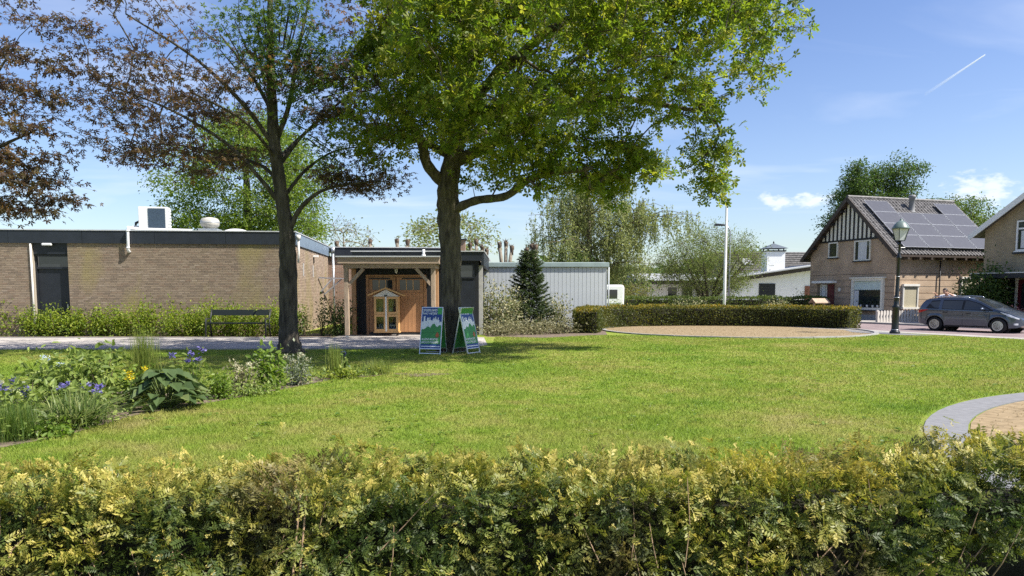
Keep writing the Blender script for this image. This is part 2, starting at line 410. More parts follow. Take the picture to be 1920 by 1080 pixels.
M['road'] = pavemat('mauve_brick_road', (.27, .205, .20), (.22, .17, .17), (.15, .13, .125), .21, .105, -ROADROT)
M['pavement'] = pavemat('pale_slab_pavement', (.36, .335, .30), (.32, .30, .27), (.20, .18, .16), .3, .3, -ROADROT, .15)
M['kerb'] = mat('concrete_kerb', (.30, .29, .275), .85, .15, 5, bump=.1)
M['mortarbed'] = mat('kerb_mortar', (.16, .15, .13), .95, .2, 8)
M['asphaltpath'] = mat('grey_asphalt_path', (.175, .175, .18), .9, .14, 9, bump=.2)
M['sand'] = mat('dry_sandy_grass', (.23, .165, .085), .95, .25, 7, bump=.15, col2=(.31, .23, .13), detail=9)

def sheet(name, pts, z, m, kind='structure'):
    o = MB().add([(x, y, z) for x, y in pts], [tuple(range(len(pts)))]).build(name, m)
    if o.data.polygons[0].normal.z < 0: o.data.flip_normals()
    return tag(o, kind=kind)

sheet('ground', [(-4000, -300), (4000, -300), (4000, 6000), (-4000, 6000)], 0.0, M['lawn'])
# paved walk in front of the hall, with its concrete edging
sheet('path', [(-26, 20.75), (-6.6, 20.8), (-1.2, 21.3), (-.75, 22.6), (-1.0, 26.3), (-1.9, 26.6), (-1.9, 28.1), (-6.35, 28.1), (-6.35, 25.9), (-26, 25.9)], .006, M['paving'])
for a, b_ in (((-26, 20.70), (-6.6, 20.75)), ((-6.6, 20.75), (-1.2, 21.25)), ((-26, 25.95), (-6.35, 25.95))):
    tag(MB().beam((a[0], a[1], .0), (b_[0], b_[1], .0), .10, .07).build('path_edging', M['kerb']), kind='structure')
# planting strips
sheet('planting_strip', [(-26, 26.0), (-6.4, 26.0), (-6.4, 28.0), (-8.1, 29), (-26, 28.2)], .004, M['soil'])
sheet('shrub_bed', [(-.9, 26.7), (1.2, 26.1), (3.6, 28.0), (3.9, 31), (4.2, 33.9), (-1.2, 33.9), (-1.2, 29)], .004, M['soil'])
BED = [(-7.6, 7.2), (-5.3, 7.45), (-5.0, 8.2), (-4.9, 9.6), (-4.35, 10.75), (-3.85, 12.0), (-3.3, 13.5), (-2.6, 14.1), (-2.4, 14.5), (-2.8, 14.7), (-3.6, 14.2), (-4.6, 13.0), (-5.4, 12.2), (-6.6, 11.8), (-7.6, 10.2)]
sheet('flower_bed', BED, .005, M['soil'])
# round sandy plots with their kerbs
def ring(name, c, r0, r1, z0, z1, a0, a1, m, n=64):
    mb = MB()
    for i in range(n+1):
        a = R(a0 + (a1-a0)*i/n); ca, sa = math.cos(a), math.sin(a)
        mb.v += [(c[0]+r0*ca, c[1]+r0*sa, z0), (c[0]+r0*ca, c[1]+r0*sa, z1), (c[0]+r1*ca, c[1]+r1*sa, z1), (c[0]+r1*ca, c[1]+r1*sa, z0)]
    for i in range(n):
        for k in range(4):
            k2 = (k+1) % 4; mb.f.append((4*i+k, 4*(i+1)+k, 4*(i+1)+k2, 4*i+k2))
    return tag(mb.build(name, m), kind='structure')
def disc(name, c, r, z, m, n=72): return sheet(name, [(c[0]+r*math.cos(2*math.pi*i/n), c[1]+r*math.sin(2*math.pi*i/n)) for i in range(n)], z, m)
C1 = (9.3, 31.15); disc('sand_plot', C1, 5.4, .008, M['sand'])
kb = ring('kerb', C1, 5.37, 5.48, -.05, .035, 150, 395, M['mortarbed'])
for i in range(24):
    a0 = 150 + i*245/24; mbk = MB()
    for a in (a0+.07, a0+2.55, a0+5.05, a0+7.55, a0+10.1): 
        ca, sa = math.cos(R(a)), math.sin(R(a)); mbk.v += [(C1[0]+r_*ca, C1[1]+r_*sa, z) for r_, z in ((5.345, -.04), (5.345, .052), (5.505, .052), (5.505, -.04))]
    for j in range(4):
        for k in range(4): mbk.f.append((4*j+k, 4*(j+1)+k, 4*(j+1)+(k+1) % 4, 4*j+(k+1) % 4))
    mbk.f += [(3, 2, 1, 0), (16, 17, 18, 19)]
    o = mbk.build('kerb_stone', M['kerb'], kb); o.location.z = random.uniform(-.004, .004)
C2 = (11.3, 5.0); disc('sand_plot', C2, 6.93, .008, M['sand'])
ring('path', C2, 6.95, 7.40, -.05, .014, 60, 300, M['asphaltpath'])
# road past the houses
RD = Vector((.45, -.89)).normalized(); RN = Vector((-RD.y, RD.x)); P0 = Vector((15.84, 30.14))
def strip(name, o0, o1, s0, s1, z, m):
    q = [P0 + RD*s0 + RN*o0, P0 + RD*s1 + RN*o0, P0 + RD*s1 + RN*o1, P0 + RD*s0 + RN*o1]
    return sheet(name, [tuple(p) for p in q], z, m)
strip('road', 0, 5.5, -60, 60, .008, M['road'])
strip('verge_paving', -.95, 0, -60, 60, .010, M['pavement'])
sheet('path', [(14.2, 28.3), (14.6, 27.6), (15.55, 27.3), (15.0, 29.8), (14.1, 31.5), (13.6, 29.6)], .012, M['asphaltpath'])
kp = [P0 + RD*s + RN*o for s, o in ((-60, 5.5), (60, 5.5))]
tag(MB().beam((kp[0].x, kp[0].y, .03), (kp[1].x, kp[1].y, .03), .14, .12).build('kerb', M['kerb']), kind='structure')
strip('pavement', 5.57, 9.0, -60, 60, .085, M['pavement'])
sheet('bounce_paving', [(8.5, 56), (16.0, 54.5), (30, 56), (30, 72), (8.5, 72)], .005, M['pavement'])  # pale sheet added to keep green lawn bounce off the white walls

# ------------------------------------------------------------------ community hall (flat-roofed, left)
def brick_piece_mat(name, gain, warm):
    m, n, l, b = nodes_of(name)
    oi = n.new('ShaderNodeObjectInfo'); at = n.new('ShaderNodeAttribute'); at.attribute_name = 'tint'
    ad = n.new('ShaderNodeMath'); ad.operation = 'ADD'; l.new(oi.outputs['Random'], ad.inputs[0]); l.new(at.outputs['Fac'], ad.inputs[1])
    fr = n.new('ShaderNodeMath'); fr.operation = 'FRACT'; l.new(ad.outputs[0], fr.inputs[0])
    cr = n.new('ShaderNodeValToRGB'); el = cr.color_ramp.elements
    for _ in range(3): el.new(.5)
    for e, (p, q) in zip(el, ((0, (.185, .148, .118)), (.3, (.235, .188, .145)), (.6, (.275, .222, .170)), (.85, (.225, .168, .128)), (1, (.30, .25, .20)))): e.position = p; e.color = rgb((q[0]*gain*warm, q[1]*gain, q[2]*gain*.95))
    l.new(fr.outputs[0], cr.inputs[0])
    g = n.new('ShaderNodeNewGeometry'); mp_ = n.new('ShaderNodeMapping'); mp_.inputs['Scale'].default_value = (1.1, 1.1, .45); l.new(g.outputs['Position'], mp_.inputs[0])
    nz = n.new('ShaderNodeTexNoise'); nz.inputs['Scale'].default_value = .8; nz.inputs['Detail'].default_value = 6; l.new(mp_.outputs[0], nz.inputs['Vector'])
    r = n.new('ShaderNodeMapRange'); r.inputs['From Min'].default_value = .51; r.inputs['From Max'].default_value = .68; r.inputs['To Max'].default_value = .8; l.new(nz.outputs[0], r.inputs[0])
    mx = n.new('ShaderNodeMix'); mx.data_type = 'RGBA'; l.new(r.outputs[0], mx.inputs[0]); l.new(cr.outputs[0], mx.inputs[6]); mx.inputs[7].default_value = (.27, .225, .10, 1)
    l.new(mx.outputs[2], b.inputs['Base Color']); b.inputs['Roughness'].default_value = .9; b.inputs['Specular IOR Level'].default_value = .15
    n2_ = n.new('ShaderNodeTexNoise'); n2_.inputs['Scale'].default_value = 60; bp = n.new('ShaderNodeBump'); bp.inputs['Strength'].default_value = .3; bp.inputs['Distance'].default_value = .01
    l.new(g.outputs['Position'], n2_.inputs['Vector']); l.new(n2_.outputs[0], bp.inputs['Height']); l.new(bp.outputs[0], b.inputs['Normal'])
    return m
M['brick'] = brick_piece_mat('grey_brown_brick', .95, 1.03); M['sunlitbrick'] = brick_piece_mat('sun_lightened_brick', 1.3, 1.04)  # second brick: same colours lightened so the side wall looks sunlit
M['mortar'] = mat('pale_mortar', (.33, .285, .225), .95, .12, 5)
M['farbrick'] = brickmat('red_brown_brick', (.26, .14, .095), (.20, .125, .09), (.36, .31, .25), bump=.6)

hall = thing('community_hall', 'long low flat-roofed hall of grey-brown brick with a deep navy roof edge', 'building', (-8.15, 28.0, 0), R(6))
WH = 3.38                                  # top of brickwork
DX0, DX1 = -9.25, -8.05                    # doorway
BW, BH, JT = .215, .0625, .011
box('wall', M['mortar'], hall, -15, DX0, .012, .3, 0, WH)
box('wall', M['mortar'], hall, DX1, -.012, .012, .3, 0, WH)
box('wall', M['mortar'], hall, -.3, -.012, .3, 9.1, 0, WH)
box('wall', M['farbrick'], hall, -.02, 5.9, 9.1, 9.4, 0, WH)
box('wall', M['mortar'], hall, DX0, DX1, .5, .6, 0, WH)
pieces = []                                # (axis, centre along wall, z, length)
boff = 0
for r_ in range(int(WH/BH)):
    z = r_*BH + BH/2; boff = random.choice([q for q in (0, .25, .5, .75) if q != boff]); off = boff*BW
    for lo, hi, ax in ((-15, DX0, 'x'), (DX1, 0, 'x'), (.1, 9.1, 'y')):
        t = lo - off
        while t < hi:
            a, b_ = max(t, lo), min(t + BW, hi)
            if b_ - a > .05: pieces.append((ax, (a+b_)/2, z, b_-a-JT))
            t += BW
front = [p for p in pieces if p[0] == 'x' and abs(p[3] - (BW-JT)) < 1e-6]
front.sort(key=lambda p: (abs(p[1] + 4.6) + 1.6*abs(p[2] - 1.95)))
single = set(id(p) for p in front[:300])
bm1 = MB().box(-(BW-JT)/2, (BW-JT)/2, 0, .06, -(BH-JT)/2, (BH-JT)/2).mesh('brick', M['brick'])
BK = {'x': ([], [], []), 'y': ([], [], [])}
cube_f = np.array([(0,3,2,1),(4,5,6,7),(0,1,5,4),(1,2,6,5),(2,3,7,6),(3,0,4,7)])
for p in pieces:
    if id(p) in single:
        place('brick', bm1, hall, (p[1], random.uniform(-.003, .002), p[2])); continue
    Vs, Fs, Ts = BK[p[0]]
    h = (BH-JT)/2; d0 = random.uniform(-.003, .003); L = p[3]/2
    if p[0] == 'x': x0, x1, y0, y1 = p[1]-L, p[1]+L, d0, .06
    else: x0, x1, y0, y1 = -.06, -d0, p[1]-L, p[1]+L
    Fs.append(cube_f + 8*len(Fs)); Ts += [random.random()]*8
    z0, z1 = p[2]-h, p[2]+h
    Vs += [(x0,y0,z0),(x1,y0,z0),(x1,y1,z0),(x0,y1,z0),(x0,y0,z1),(x1,y0,z1),(x1,y1,z1),(x0,y1,z1)]
for ax_, m_ in (('x', M['brick']), ('y', M['sunlitbrick'])):
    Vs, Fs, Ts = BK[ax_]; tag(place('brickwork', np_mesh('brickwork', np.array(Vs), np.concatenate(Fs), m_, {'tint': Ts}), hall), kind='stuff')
# roof, fascia boards with joints, metal edge
box('roof', M['roofing'], hall, -15, -.05, .05, 9.3, 3.60, 3.80)
box('roof', M['roofing'], hall, -.045, 5.9, 9.12, 16, 3.60, 3.79)
for i in range(6):
    x1 = .055 - i*2.52; box('fascia_board', M['fascia'], hall, x1-2.51, x1, -.055, .0, WH-.01, 3.83)
for i in range(4):
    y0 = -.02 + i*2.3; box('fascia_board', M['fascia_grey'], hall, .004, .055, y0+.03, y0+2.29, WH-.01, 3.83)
for i in range(2):
    x0 = .16 + i*2.9; box('fascia_board', M['fascia'], hall, x0, x0+2.89, 8.96, 9.08, WH-.06, 3.80)
MB().box(-15, .08, -.08, .02, 3.833, 3.87).box(.0, .08, .022, 9.0, 3.833, 3.87).box(.082, 5.98, 8.92, 9.1, 3.803, 3.84).build('roof_edge', M['cap'], hall)
# doorway
box('door_panel', M['navy'], hall, DX0+.01, DX1-.01, .06, .12, 2.98, WH-.002)
dr = box('door', M['navy'], hall, DX0+.06, DX1-.06, .20, .25, .05, 2.45)
MB().box(DX1-.16, DX1-.13, .15, .2, 1.0, 1.16).build('handle', M['steel'], dr)
fr = MB().box(DX0, DX0+.06, .14, .26, 0, 2.98).box(DX1-.06, DX1, .14, .26, 0, 2.98).box(DX0+.06, DX1-.06, .14, .26, 2.45, 2.52).box(DX0+.06, DX1-.06, .14, .26, 2.90, 2.98).build('door_frame', M['navy'], hall)
box('transom_pane', M['glass'], hall, DX0+.06, DX1-.06, .19, .21, 2.52, 2.90)
MB().tube([(DX0-.035, -.03, .0), (DX0-.035, -.03, 3.35)], .035, 10).build('drain_pipe', M['offwhite'], hall, True)
MB().box(DX0+.36, DX0+.70, -.09, .06, 3.28, 3.37).build('bulkhead_lamp', M['pvc'], hall, bevel=.03)
# white overflow pipe bent over the roof edge
MB().tube([(-3.9, .8, 3.93), (-5.78, .3, 3.93), (-5.86, .05, 3.95), (-5.86, -.11, 3.95), (-5.87, -.145, 3.88), (-5.88, -.15, 3.15), (-5.88, -.10, 3.09), (-5.88, .01, 3.07)], .05, 10).build('overflow_pipe', M['pvc'], hall, True)
MB().lathe([(.062, 0), (.062, .06)], 12, (-5.87, -.148, 3.80)).lathe([(.062, 0), (.062, .06)], 12, (-5.878, -.15, 3.18)).build('pipe_socket', M['pvc'], hall, True)
# gutter outlet and pipes on the lit side
MB().box(.085, .22, -.02, .12, 3.56, 3.74).tube([(.15, .05, 3.56), (.15, .05, 3.1), (.12, .05, 2.7)], .04, 10).build('rain_hopper', M['offwhite'], hall, True)
MB().box(.18, .34, 8.75, 8.91, 3.55, 3.80).tube([(.26, 8.83, 3.55), (.26, 8.83, .1)], .055, 10).build('rain_pipe', M['zinc'], hall, True)
sl = MB().box(.01, .22, 4.3, 4.42, 3.12, 3.2).build('flood_lamp', M['white'], hall)
MB().box(.012, .05, 4.33, 4.39, 2.86, 3.1).build('lamp_bracket', M['dkmetal'], hall)
for y in (1.7, 4.1): box('vent_grille', M['concrete'], hall, .004, .02, y, y+.18, 2.25, 2.75)
# steel ladder bracket on the side wall
lb = thing('ladder_bracket', 'galvanised steel bracket with ladder rungs bolted high on the hall side wall', 'bracket', (-8.15, 28.0, 0), R(6))
MB().beam((.03, 5.6, 2.25), (1.0, 8.6, 2.27), .05, .06).beam((.9, 8.4, 2.27), (.32, 8.84, 2.27), .04, .05).build('platform_rail', M['steel'], lb)
MB().beam((.03, 6.0, 1.6), (.45, 6.9, 2.23), .04, .05).beam((.03, 7.2, 1.5), (.75, 7.9, 2.23), .04, .05).build('brace', M['steel'], lb)
for z in (1.3, .85): MB().tube([(.01, 5.9, z-.12), (.17, 5.9, z), (.17, 7.0, z), (.01, 7.0, z-.12)], .02, 6).build('rung', M['dkmetal'], lb)

# things on the hall roof
ac = thing('air_conditioner', 'boxy white air conditioning unit standing on the flat hall roof', 'air conditioner', (-13.62, 28.6, 3.80), R(6))
MB().box(-.52, .52, -.20, .22, .06, 1.02).build('case', M['white'], ac, bevel=.015)
MB().box(-.16, .46, -.215, -.203, .12, .96).build('fan_grille', mat('blue_grey_grille', (.05, .075, .11), .4, .15, 20), ac)
for k in range(7): MB().box(.523, .55, -.17, .18, .16+k*.12, .22+k*.12).build('louvre', M['white'], ac)
for sx in (-.38, .38): box('foot', M['dkmetal'], ac, sx-.05, sx+.05, -.22, .24, 0, .06)
MB().tube([(-.52, .0, .5), (-.68, -.02, .42), (-.72, 0, .2), (-.70, 0, .02)], .05, 8).build('hose', M['dkmetal'], ac, True)
MB().box(-.80, -.60, -.08, .1, .02, .32).build('pipe_cover', M['white'], ac, bevel=.02)
rv = thing('roof_vent', 'mushroom-capped roof ventilator on a square grey kerb', 'vent', (-12.0, 29.8, 3.80), R(6))
box('vent_base', M['zinc'], rv, -.36, .36, -.36, .36, 0, .30)
MB().lathe([(.22, .30), (.22, .36), (.33, .40), (.36, .50), (.36, .62), (.30, .71), (.12, .76)], 24).build('vent_cap', mat('beige_metal', (.42, .40, .35), .5, .15, 6), rv, True)
MB().lathe([(.365, .535), (.375, .55), (.365, .565)], 24).build('cap_band', M['zinc'], rv, True)
dm = thing('roof_light', 'shallow translucent dome skylight on the hall roof', 'skylight', (-10.9, 29.6, 3.80), R(6))
MB().lathe([(.62, 0), (.62, .06), (.55, .14), (.40, .23), (.2, .28), (.04, .295)], 24).build('dome', M['white'], dm, True)
box('dome_kerb', M['zinc'], dm, -.66, .66, -.66, .66, -.01, .02)

# ------------------------------------------------------------------ dark timber extension with barn doors, wooden porch
ext = thing('timber_extension', 'black timber-clad extension with flat roof behind the wooden porch', 'building', (0, 0, 0))
EY = 27.95
box('wall', M['black'], ext, -5.88, -1.26, EY+.03, 36.9, 0, 2.82)
x = -5.88
bmesh_board = MB().box(0, .138, 0, .03, 0, 2.80).mesh('board', M['black'])
while x < -1.28:
    if not (-5.50 < x < -3.28): place('board', bmesh_board, ext, (x, EY, .01))
    x += .145
for i in range(3): box('fascia_board', M['fascia'], ext, -5.95+i*1.6, -5.95+i*1.6+1.59 if i < 2 else -1.16, EY-.13, EY-.01, 2.77, 3.10)
box('fascia_board', M['fascia'], ext, -1.15, -1.05, EY-.13, 34, 2.60, 3.10)
MB().box(-6.0, -1.02, EY-.17, 36.5, 3.103, 3.14).build('roof_edge', M['cap'], ext)
wf = MB().box(-2.03, -1.40, EY-.03, EY-.002, 2.12, 2.17).box(-2.03, -1.40, EY-.03, EY-.002, 2.60, 2.65).box(-2.03, -1.98, EY-.03, EY-.002, 2.17, 2.60).box(-1.45, -1.40, EY-.03, EY-.002, 2.17, 2.60).build('window_frame', M['navy'], ext)
box('window_pane', M['glass'], ext, -1.98, -1.45, EY-.018, EY-.008, 2.17, 2.60)
box('side_door', M['navy'], ext, -2.05, -1.38, EY-.035, EY-.002, .05, 2.02)
box('corner_trim', M['concrete'], ext, -1.255, -1.10, EY+.05, EY+.20, 0, 2.6)
MB().tube([(-3.28, EY-.22, 3.18), (-3.28, EY-.22, 2.94)], .05, 10).lathe([(.075, 0), (.075, .07)], 12, (-3.28, EY-.22, 2.92)).build('outlet_pipe', M['pvc'], ext, True)
# barn doors
for k, (x0, x1) in enumerate(((-5.36, -4.345), (-4.335, -3.32))):
    d = box('barn_door', M['larch'], ext, x0, x1, EY-.045, EY-.012, .10, 2.17)
    n = 7; w = (x1-x0-.0)/n
    bmz = MB().box(.003, w-.003, -.022, 0, 0, 1.46).mesh('plank', M['larch'])
    for i in range(n): place('plank', bmz, d, (x0+i*w, EY-.0455, .12))
    MB().box(x0+.02, x1-.02, EY-.075, EY-.046, 2.06, 2.16).box(x0+.02, x1-.02, EY-.075, EY-.046, 1.59, 1.68).box(x0+.02, x0+.13, EY-.075, EY-.046, 1.685, 2.055).box(x1-.13, x1-.02, EY-.075, EY-.046, 1.685, 2.055).build('rail', M['larch'], d)
    wx0, wx1 = x0+.135, x1-.135
    box('pane', M['glass'], d, wx0, wx1, EY-.056, EY-.048, 1.685, 2.055)
    for j in (1, 2): xx = wx0 + (wx1-wx0)*j/3; box('glazing_bar', M['pine'], d, xx-.014, xx+.014, EY-.07, EY-.058, 1.685, 2.055)
    MB().box(x0+.02 if k == 0 else x1-.80, x0+.80 if k == 0 else x1-.02, EY-.085, EY-.077, 2.085, 2.135).build('strap_hinge', M['dkmetal'], d)
MB().box(-5.47, -5.37, EY-.06, EY-.005, 0, 2.25).box(-3.31, -3.21, EY-.06, EY-.005, 0, 2.25).box(-5.37, -3.31, EY-.06, EY-.005, 2.18, 2.25).build('door_frame', M['larch'], ext)
box('threshold', M['dkmetal'], ext, -5.37, -3.31, EY-.07, EY, .0, .09)

po = thing('wooden_porch', 'open weathered oak porch with braced posts over the barn doors', 'porch', (0, 0, 0))
for x0 in (-5.97, -2.88): MB().box(x0, x0+.15, 26.45, 26.60, .06, 2.45).build('post', M['timber'], po, bevel=.008); box('post_base', M['zinc'], po, x0+.02, x0+.13, 26.47, 26.58, .0, .06)
MB().box(-5.95, -5.80, 27.60, 27.74, .0, 2.45).build('post', M['redwood'], po, bevel=.008)
MB().box(-2.88, -2.73, 27.60, 27.74, .0, 2.45).build('post', M['redwood'], po, bevel=.008)
MB().box(-5.99, -2.71, 26.44, 26.61, 2.452, 2.60).build('beam', M['beamtimber'], po, bevel=.008)
MB().box(-5.99, -5.81, 26.615, 27.8, 2.452, 2.60).build('beam', M['timber'], po)
MB().box(-2.89, -2.71, 26.615, 27.8, 2.452, 2.60).build('beam', M['timber'], po)
MB().beam((-5.82, 26.525, 1.86), (-5.28, 26.525, 2.44), .11, .12, (0, 1, 0)).build('brace', M['timber'], po)
MB().beam((-2.87, 26.525, 1.86), (-3.41, 26.525, 2.44), .11, .12, (0, 1, 0)).build('brace', M['timber'], po)
MB().box(-6.14, -2.55, 26.26, 26.31, 2.605, 2.83).build('fascia_board', M['beamtimber'], po, bevel=.005)
box('fascia_board', M['beamtimber'], po, -6.14, -6.09, 26.315, 27.9, 2.605, 2.83)
box('fascia_board', M['beamtimber'], po, -2.60, -2.55, 26.315, 27.9, 2.605, 2.83)
box('roof', M['roofing'], po, -6.085, -2.605, 26.315, 27.9, 2.62, 2.80)
box('roof_edge', M['cap'], po, -6.20, -2.49, 26.21, 26.33, 2.834, 2.875)
# antlers over the doors
an = thing('antler_trophy', 'small antler trophy hung on the black boards above the barn doors', 'antlers', (-4.33, EY-.02, 2.42))
MB().lathe([(.02, -.12), (.05, -.07), (.07, .0), (.05, .06), (.01, .08)], 10, (0, -.05, 0)).build('skull', M['offwhite'], an, True)
for s in (-1, 1):
    A_ = MB().tube([(s*.03, -.06, .05), (s*.12, -.10, .09), (s*.22, -.12, .07), (s*.28, -.12, .13)], [.018, .016, .013, .006], 6)
    A_.tube([(s*.10, -.10, .08), (s*.12, -.14, .15)], [.012, .004], 5).tube([(s*.19, -.12, .08), (s*.19, -.15, .15)], [.011, .004], 5)
    A_.build('antler', mat('antler_horn', (.33, .24, .13), .6, .2, 9), an, True)

# ------------------------------------------------------------------ book exchange cupboard
bk = thing('book_cupboard', 'little pine book cupboard with gabled roof and glazed doors on castors', 'bookcase', (-4.60, 27.30, 0), R(-2))
BWD = .44
box('back_panel', M['pine'], bk, -BWD, BWD, .20, .225, .17, 1.44)
for x0 in (-BWD, BWD-.025): box('side_panel', M['pine'], bk, x0, x0+.025, -.12, .198, .17, 1.44)
for z in (.17, .80, 1.415): box('shelf', M['pine'], bk, -BWD+.026, BWD-.026, -.118, .198, z, z+.025)
for k, (x0, x1) in enumerate(((-BWD, -.012), (.012, BWD))):
    for (z0, z1) in ((.17, .79), (.80, 1.44)):
        d = MB().box(x0, x0+.075, -.15, -.122, z0, z1).box(x1-.075, x1, -.15, -.122, z0, z1).box(x0+.0755, x1-.0755, -.15, -.122, z0, z0+.085).box(x0+.0755, x1-.0755, -.15, -.122, z1-.085, z1).build('door', M['pine'], bk)
        box('pane', M['clearglass'], d, x0+.076, x1-.076, -.139, -.135, z0+.086, z1-.086)
box('meeting_stile', M['white'], bk, -.028, .028, -.168, -.152, .17, 1.44)
box('house_number', M['dkmetal'], bk, -.05, .05, -.185, -.17, 1.44, 1.50)
MB().prism([(-.66, 1.46), (0, 1.72), (.66, 1.46), (.66, 1.51), (0, 1.775), (-.66, 1.51)], 'y', -.22, .24).build('roof', M['pine'], bk)
MB().prism([(-.50, 1.445), (.50, 1.445), (0, 1.70)], 'y', -.14, .21).build('gable', M['offwhite'], bk)
box('plinth', M['pine'], bk, -.47, .47, -.15, .22, .12, .168)
for sx in (-.38, .38):
    for sy in (-.08, .15):
        c_ = MB().lathe([(.045, -.015), (.05, 0), (.045, .015)], 14, (0, 0, .05), 'x').box(-.02, .02, -.02, .02, .05, .118).build('castor', M['dkmetal'], bk, loc=(sx, sy, 0))
bcols = [(.42, .40, .36), (.10, .16, .12), (.30, .07, .05), (.06, .10, .22), (.45, .38, .22), (.05, .05, .05), (.22, .26, .24), (.5, .5, .48)]
bmats = [mat('book_cover_%d' % i, c, .5, .15, 12) for i, c in enumerate(bcols)]
def shelf_books(x0, x1, z, n, kind, where):
    t = x0
    for i in range(n):
        h = random.uniform(.19, .27); w = random.uniform(.018, .038); m_ = random.choice(bmats)
        b_ = MB()
        if kind == 'stack':
            o = b_.box(-.13, .13, -.08, .10, 0, w).build('book', m_)
            lx, lz, rt = (x0+x1)/2 + random.uniform(-.02, .02), z, random.uniform(-.06, .06); z += w + .001
            loc, rot = Vector((lx, -.01, lz)), (0, 0, R(-2)+rt)
        else:
            if t + w > x1: break
            lean = random.uniform(-.02, .16) if kind == 'lean' else 0.0
            o = b_.box(0, w, -.06, .10, 0, h).build('book', m_)
            loc, rot = Vector((t, 0, z + math.sin(max(0, -lean))*w)), (0, lean, R(-2)); t += w + .003 + abs(math.sin(lean))*.10
        c, s = math.cos(R(-2)), math.sin(R(-2))
        o.location = (-4.60 + c*loc.x - s*loc.y, 27.30 + s*loc.x + c*loc.y, loc.z); o.rotation_euler = rot
        tag(o, 'book ' + where, 'book', 'books ' + where)
shelf_books(-.41, -.04, .826, 9, 'lean', 'leaning on the upper shelf behind the left cupboard door')
shelf_books(.05, .41, .826, 9, 'up', 'upright on the upper shelf behind the right cupboard door')
shelf_books(-.41, -.04, .196, 8, 'lean', 'leaning on the lower shelf behind the left cupboard door')
shelf_books(.05, .40, .196, 9, 'stack', 'lying in a stack on the lower shelf behind the right cupboard door')

# ------------------------------------------------------------------ pale grey shed
shed = thing('metal_shed', 'pale grey shed clad in vertical panels with a green-grey roof trim', 'shed', (-1.38, 34.0, 0))
M['shedgrey'] = mat('pale_grey_panel', (.50, .53, .54), .5, .05, 2)
M['shedtrim'] = mat('green_grey_trim', (.28, .35, .34), .45, .08, 3)
box('wall', M['shedgrey'], shed, 0, 5.70, .03, 5, 0, 2.74)
pm_ = MB().box(0, .172, 0, .028, 0, 2.735).mesh('panel', M['shedgrey'])
for i in range(31): place('panel', pm_, shed, (.01+i*.1835, random.uniform(-.003, .001), .003))
pm2 = MB().box(0, .028, 0, .172, 0, 2.735).mesh('panel', M['shedgrey'])
for i in range(26): place('panel', pm2, shed, (5.702, .05+i*.1835, .003))
MB().box(-.08, 5.80, -.08, 5.05, 2.74, 2.95).build('roof_trim', M['shedtrim'], shed, bevel=.02)
box('roof', M['roofing'], shed, .05, 5.65, .1, 4.9, 2.952, 2.97)
MB().tube([(5.79, -.02, 2.74), (5.79, -.02, .1)], .03, 8).build('rain_pipe', M['shedgrey'], shed, True)
# ------------------------------------------------------------------ brick house with striped gable and solar panels
M['hbrick'] = brickmat('tan_house_brick', (.43, .30, .20), (.35, .24, .16), (.42, .36, .28), bump=.4)
M['hbrick2'] = brickmat('yellow_brown_house_brick', (.34, .265, .165), (.28, .215, .135), (.34, .30, .22), bump=.4)
M['joint'] = mat('dark_recess', (.10, .075, .055), .9, .2, 5)
M['rooftile'] = mat('dark_roof_tile', (.070, .066, .064), .62, .4, 5, col2=(.16, .15, .145), spec=.5)
M['verge'] = mat('brown_barge_board', (.05, .036, .028), .6, .2, 4)
M['stripeblack'] = mat('black_board', (.018, .017, .018), .6, .2, 4)
M['cream'] = mat('cream_paint', (.68, .66, .58), .55, .06, 3)
M['curtain'] = mat('pale_curtain', (.55, .57, .58), .8, .12, 3, stretch=(14, 14, .3))
M['shutter'] = mat('beige_roller_shutter', (.42, .38, .27), .6, .06, 3)
M['solar'] = mat('solar_cell_glass', (.050, .050, .058), .32, .12, 4, spec=.5)
M['doorred'] = mat('dark_red_door', (.10, .012, .022), .4, .15, 4)

def window(name, parent, axis, a0, a1, z0, z1, at, out, frame=M['cream'], fw=.07, fd=.09, curtain=None, mull=(), glass=None):
    """window in a wall plane; axis 'x': wall along x at y=at, outward sign out; axis 'y': wall along y at x=at"""
    def bx(mb, u0, u1, w0, w1, d0, d1):
        lo, hi = sorted((at + out*d0, at + out*d1))
        return mb.box(u0, u1, lo, hi, w0, w1) if axis == 'x' else mb.box(lo, hi, u0, u1, w0, w1)
    mb = MB()
    bx(mb, a0, a0+fw, z0, z1, .0, fd); bx(mb, a1-fw, a1, z0, z1, .0, fd); bx(mb, a0+fw, a1-fw, z0, z0+fw, .0, fd); bx(mb, a0+fw, a1-fw, z1-fw, z1, .0, fd)
    f = mb.build(name, frame, parent)
    bx(MB(), a0+fw, a1-fw, z0+fw, z1-fw, .035, .042).build('pane', glass or M['glass'], f)
    for u in mull: bx(MB(), u-.03, u+.03, z0+fw, z1-fw, .043, fd-.01).build('mullion', frame, f)
    if curtain: bx(MB(), curtain[0], curtain[1], z0+fw, z1-fw, .043, .05).build('curtain', M['curtain'], f)
    bx(MB(), a0-.05, a1+.05, z0-.06, z0-.002, .0, fd+.05).build('sill', M['dkmetal'] if frame is M['cream'] else frame, f)
    return f

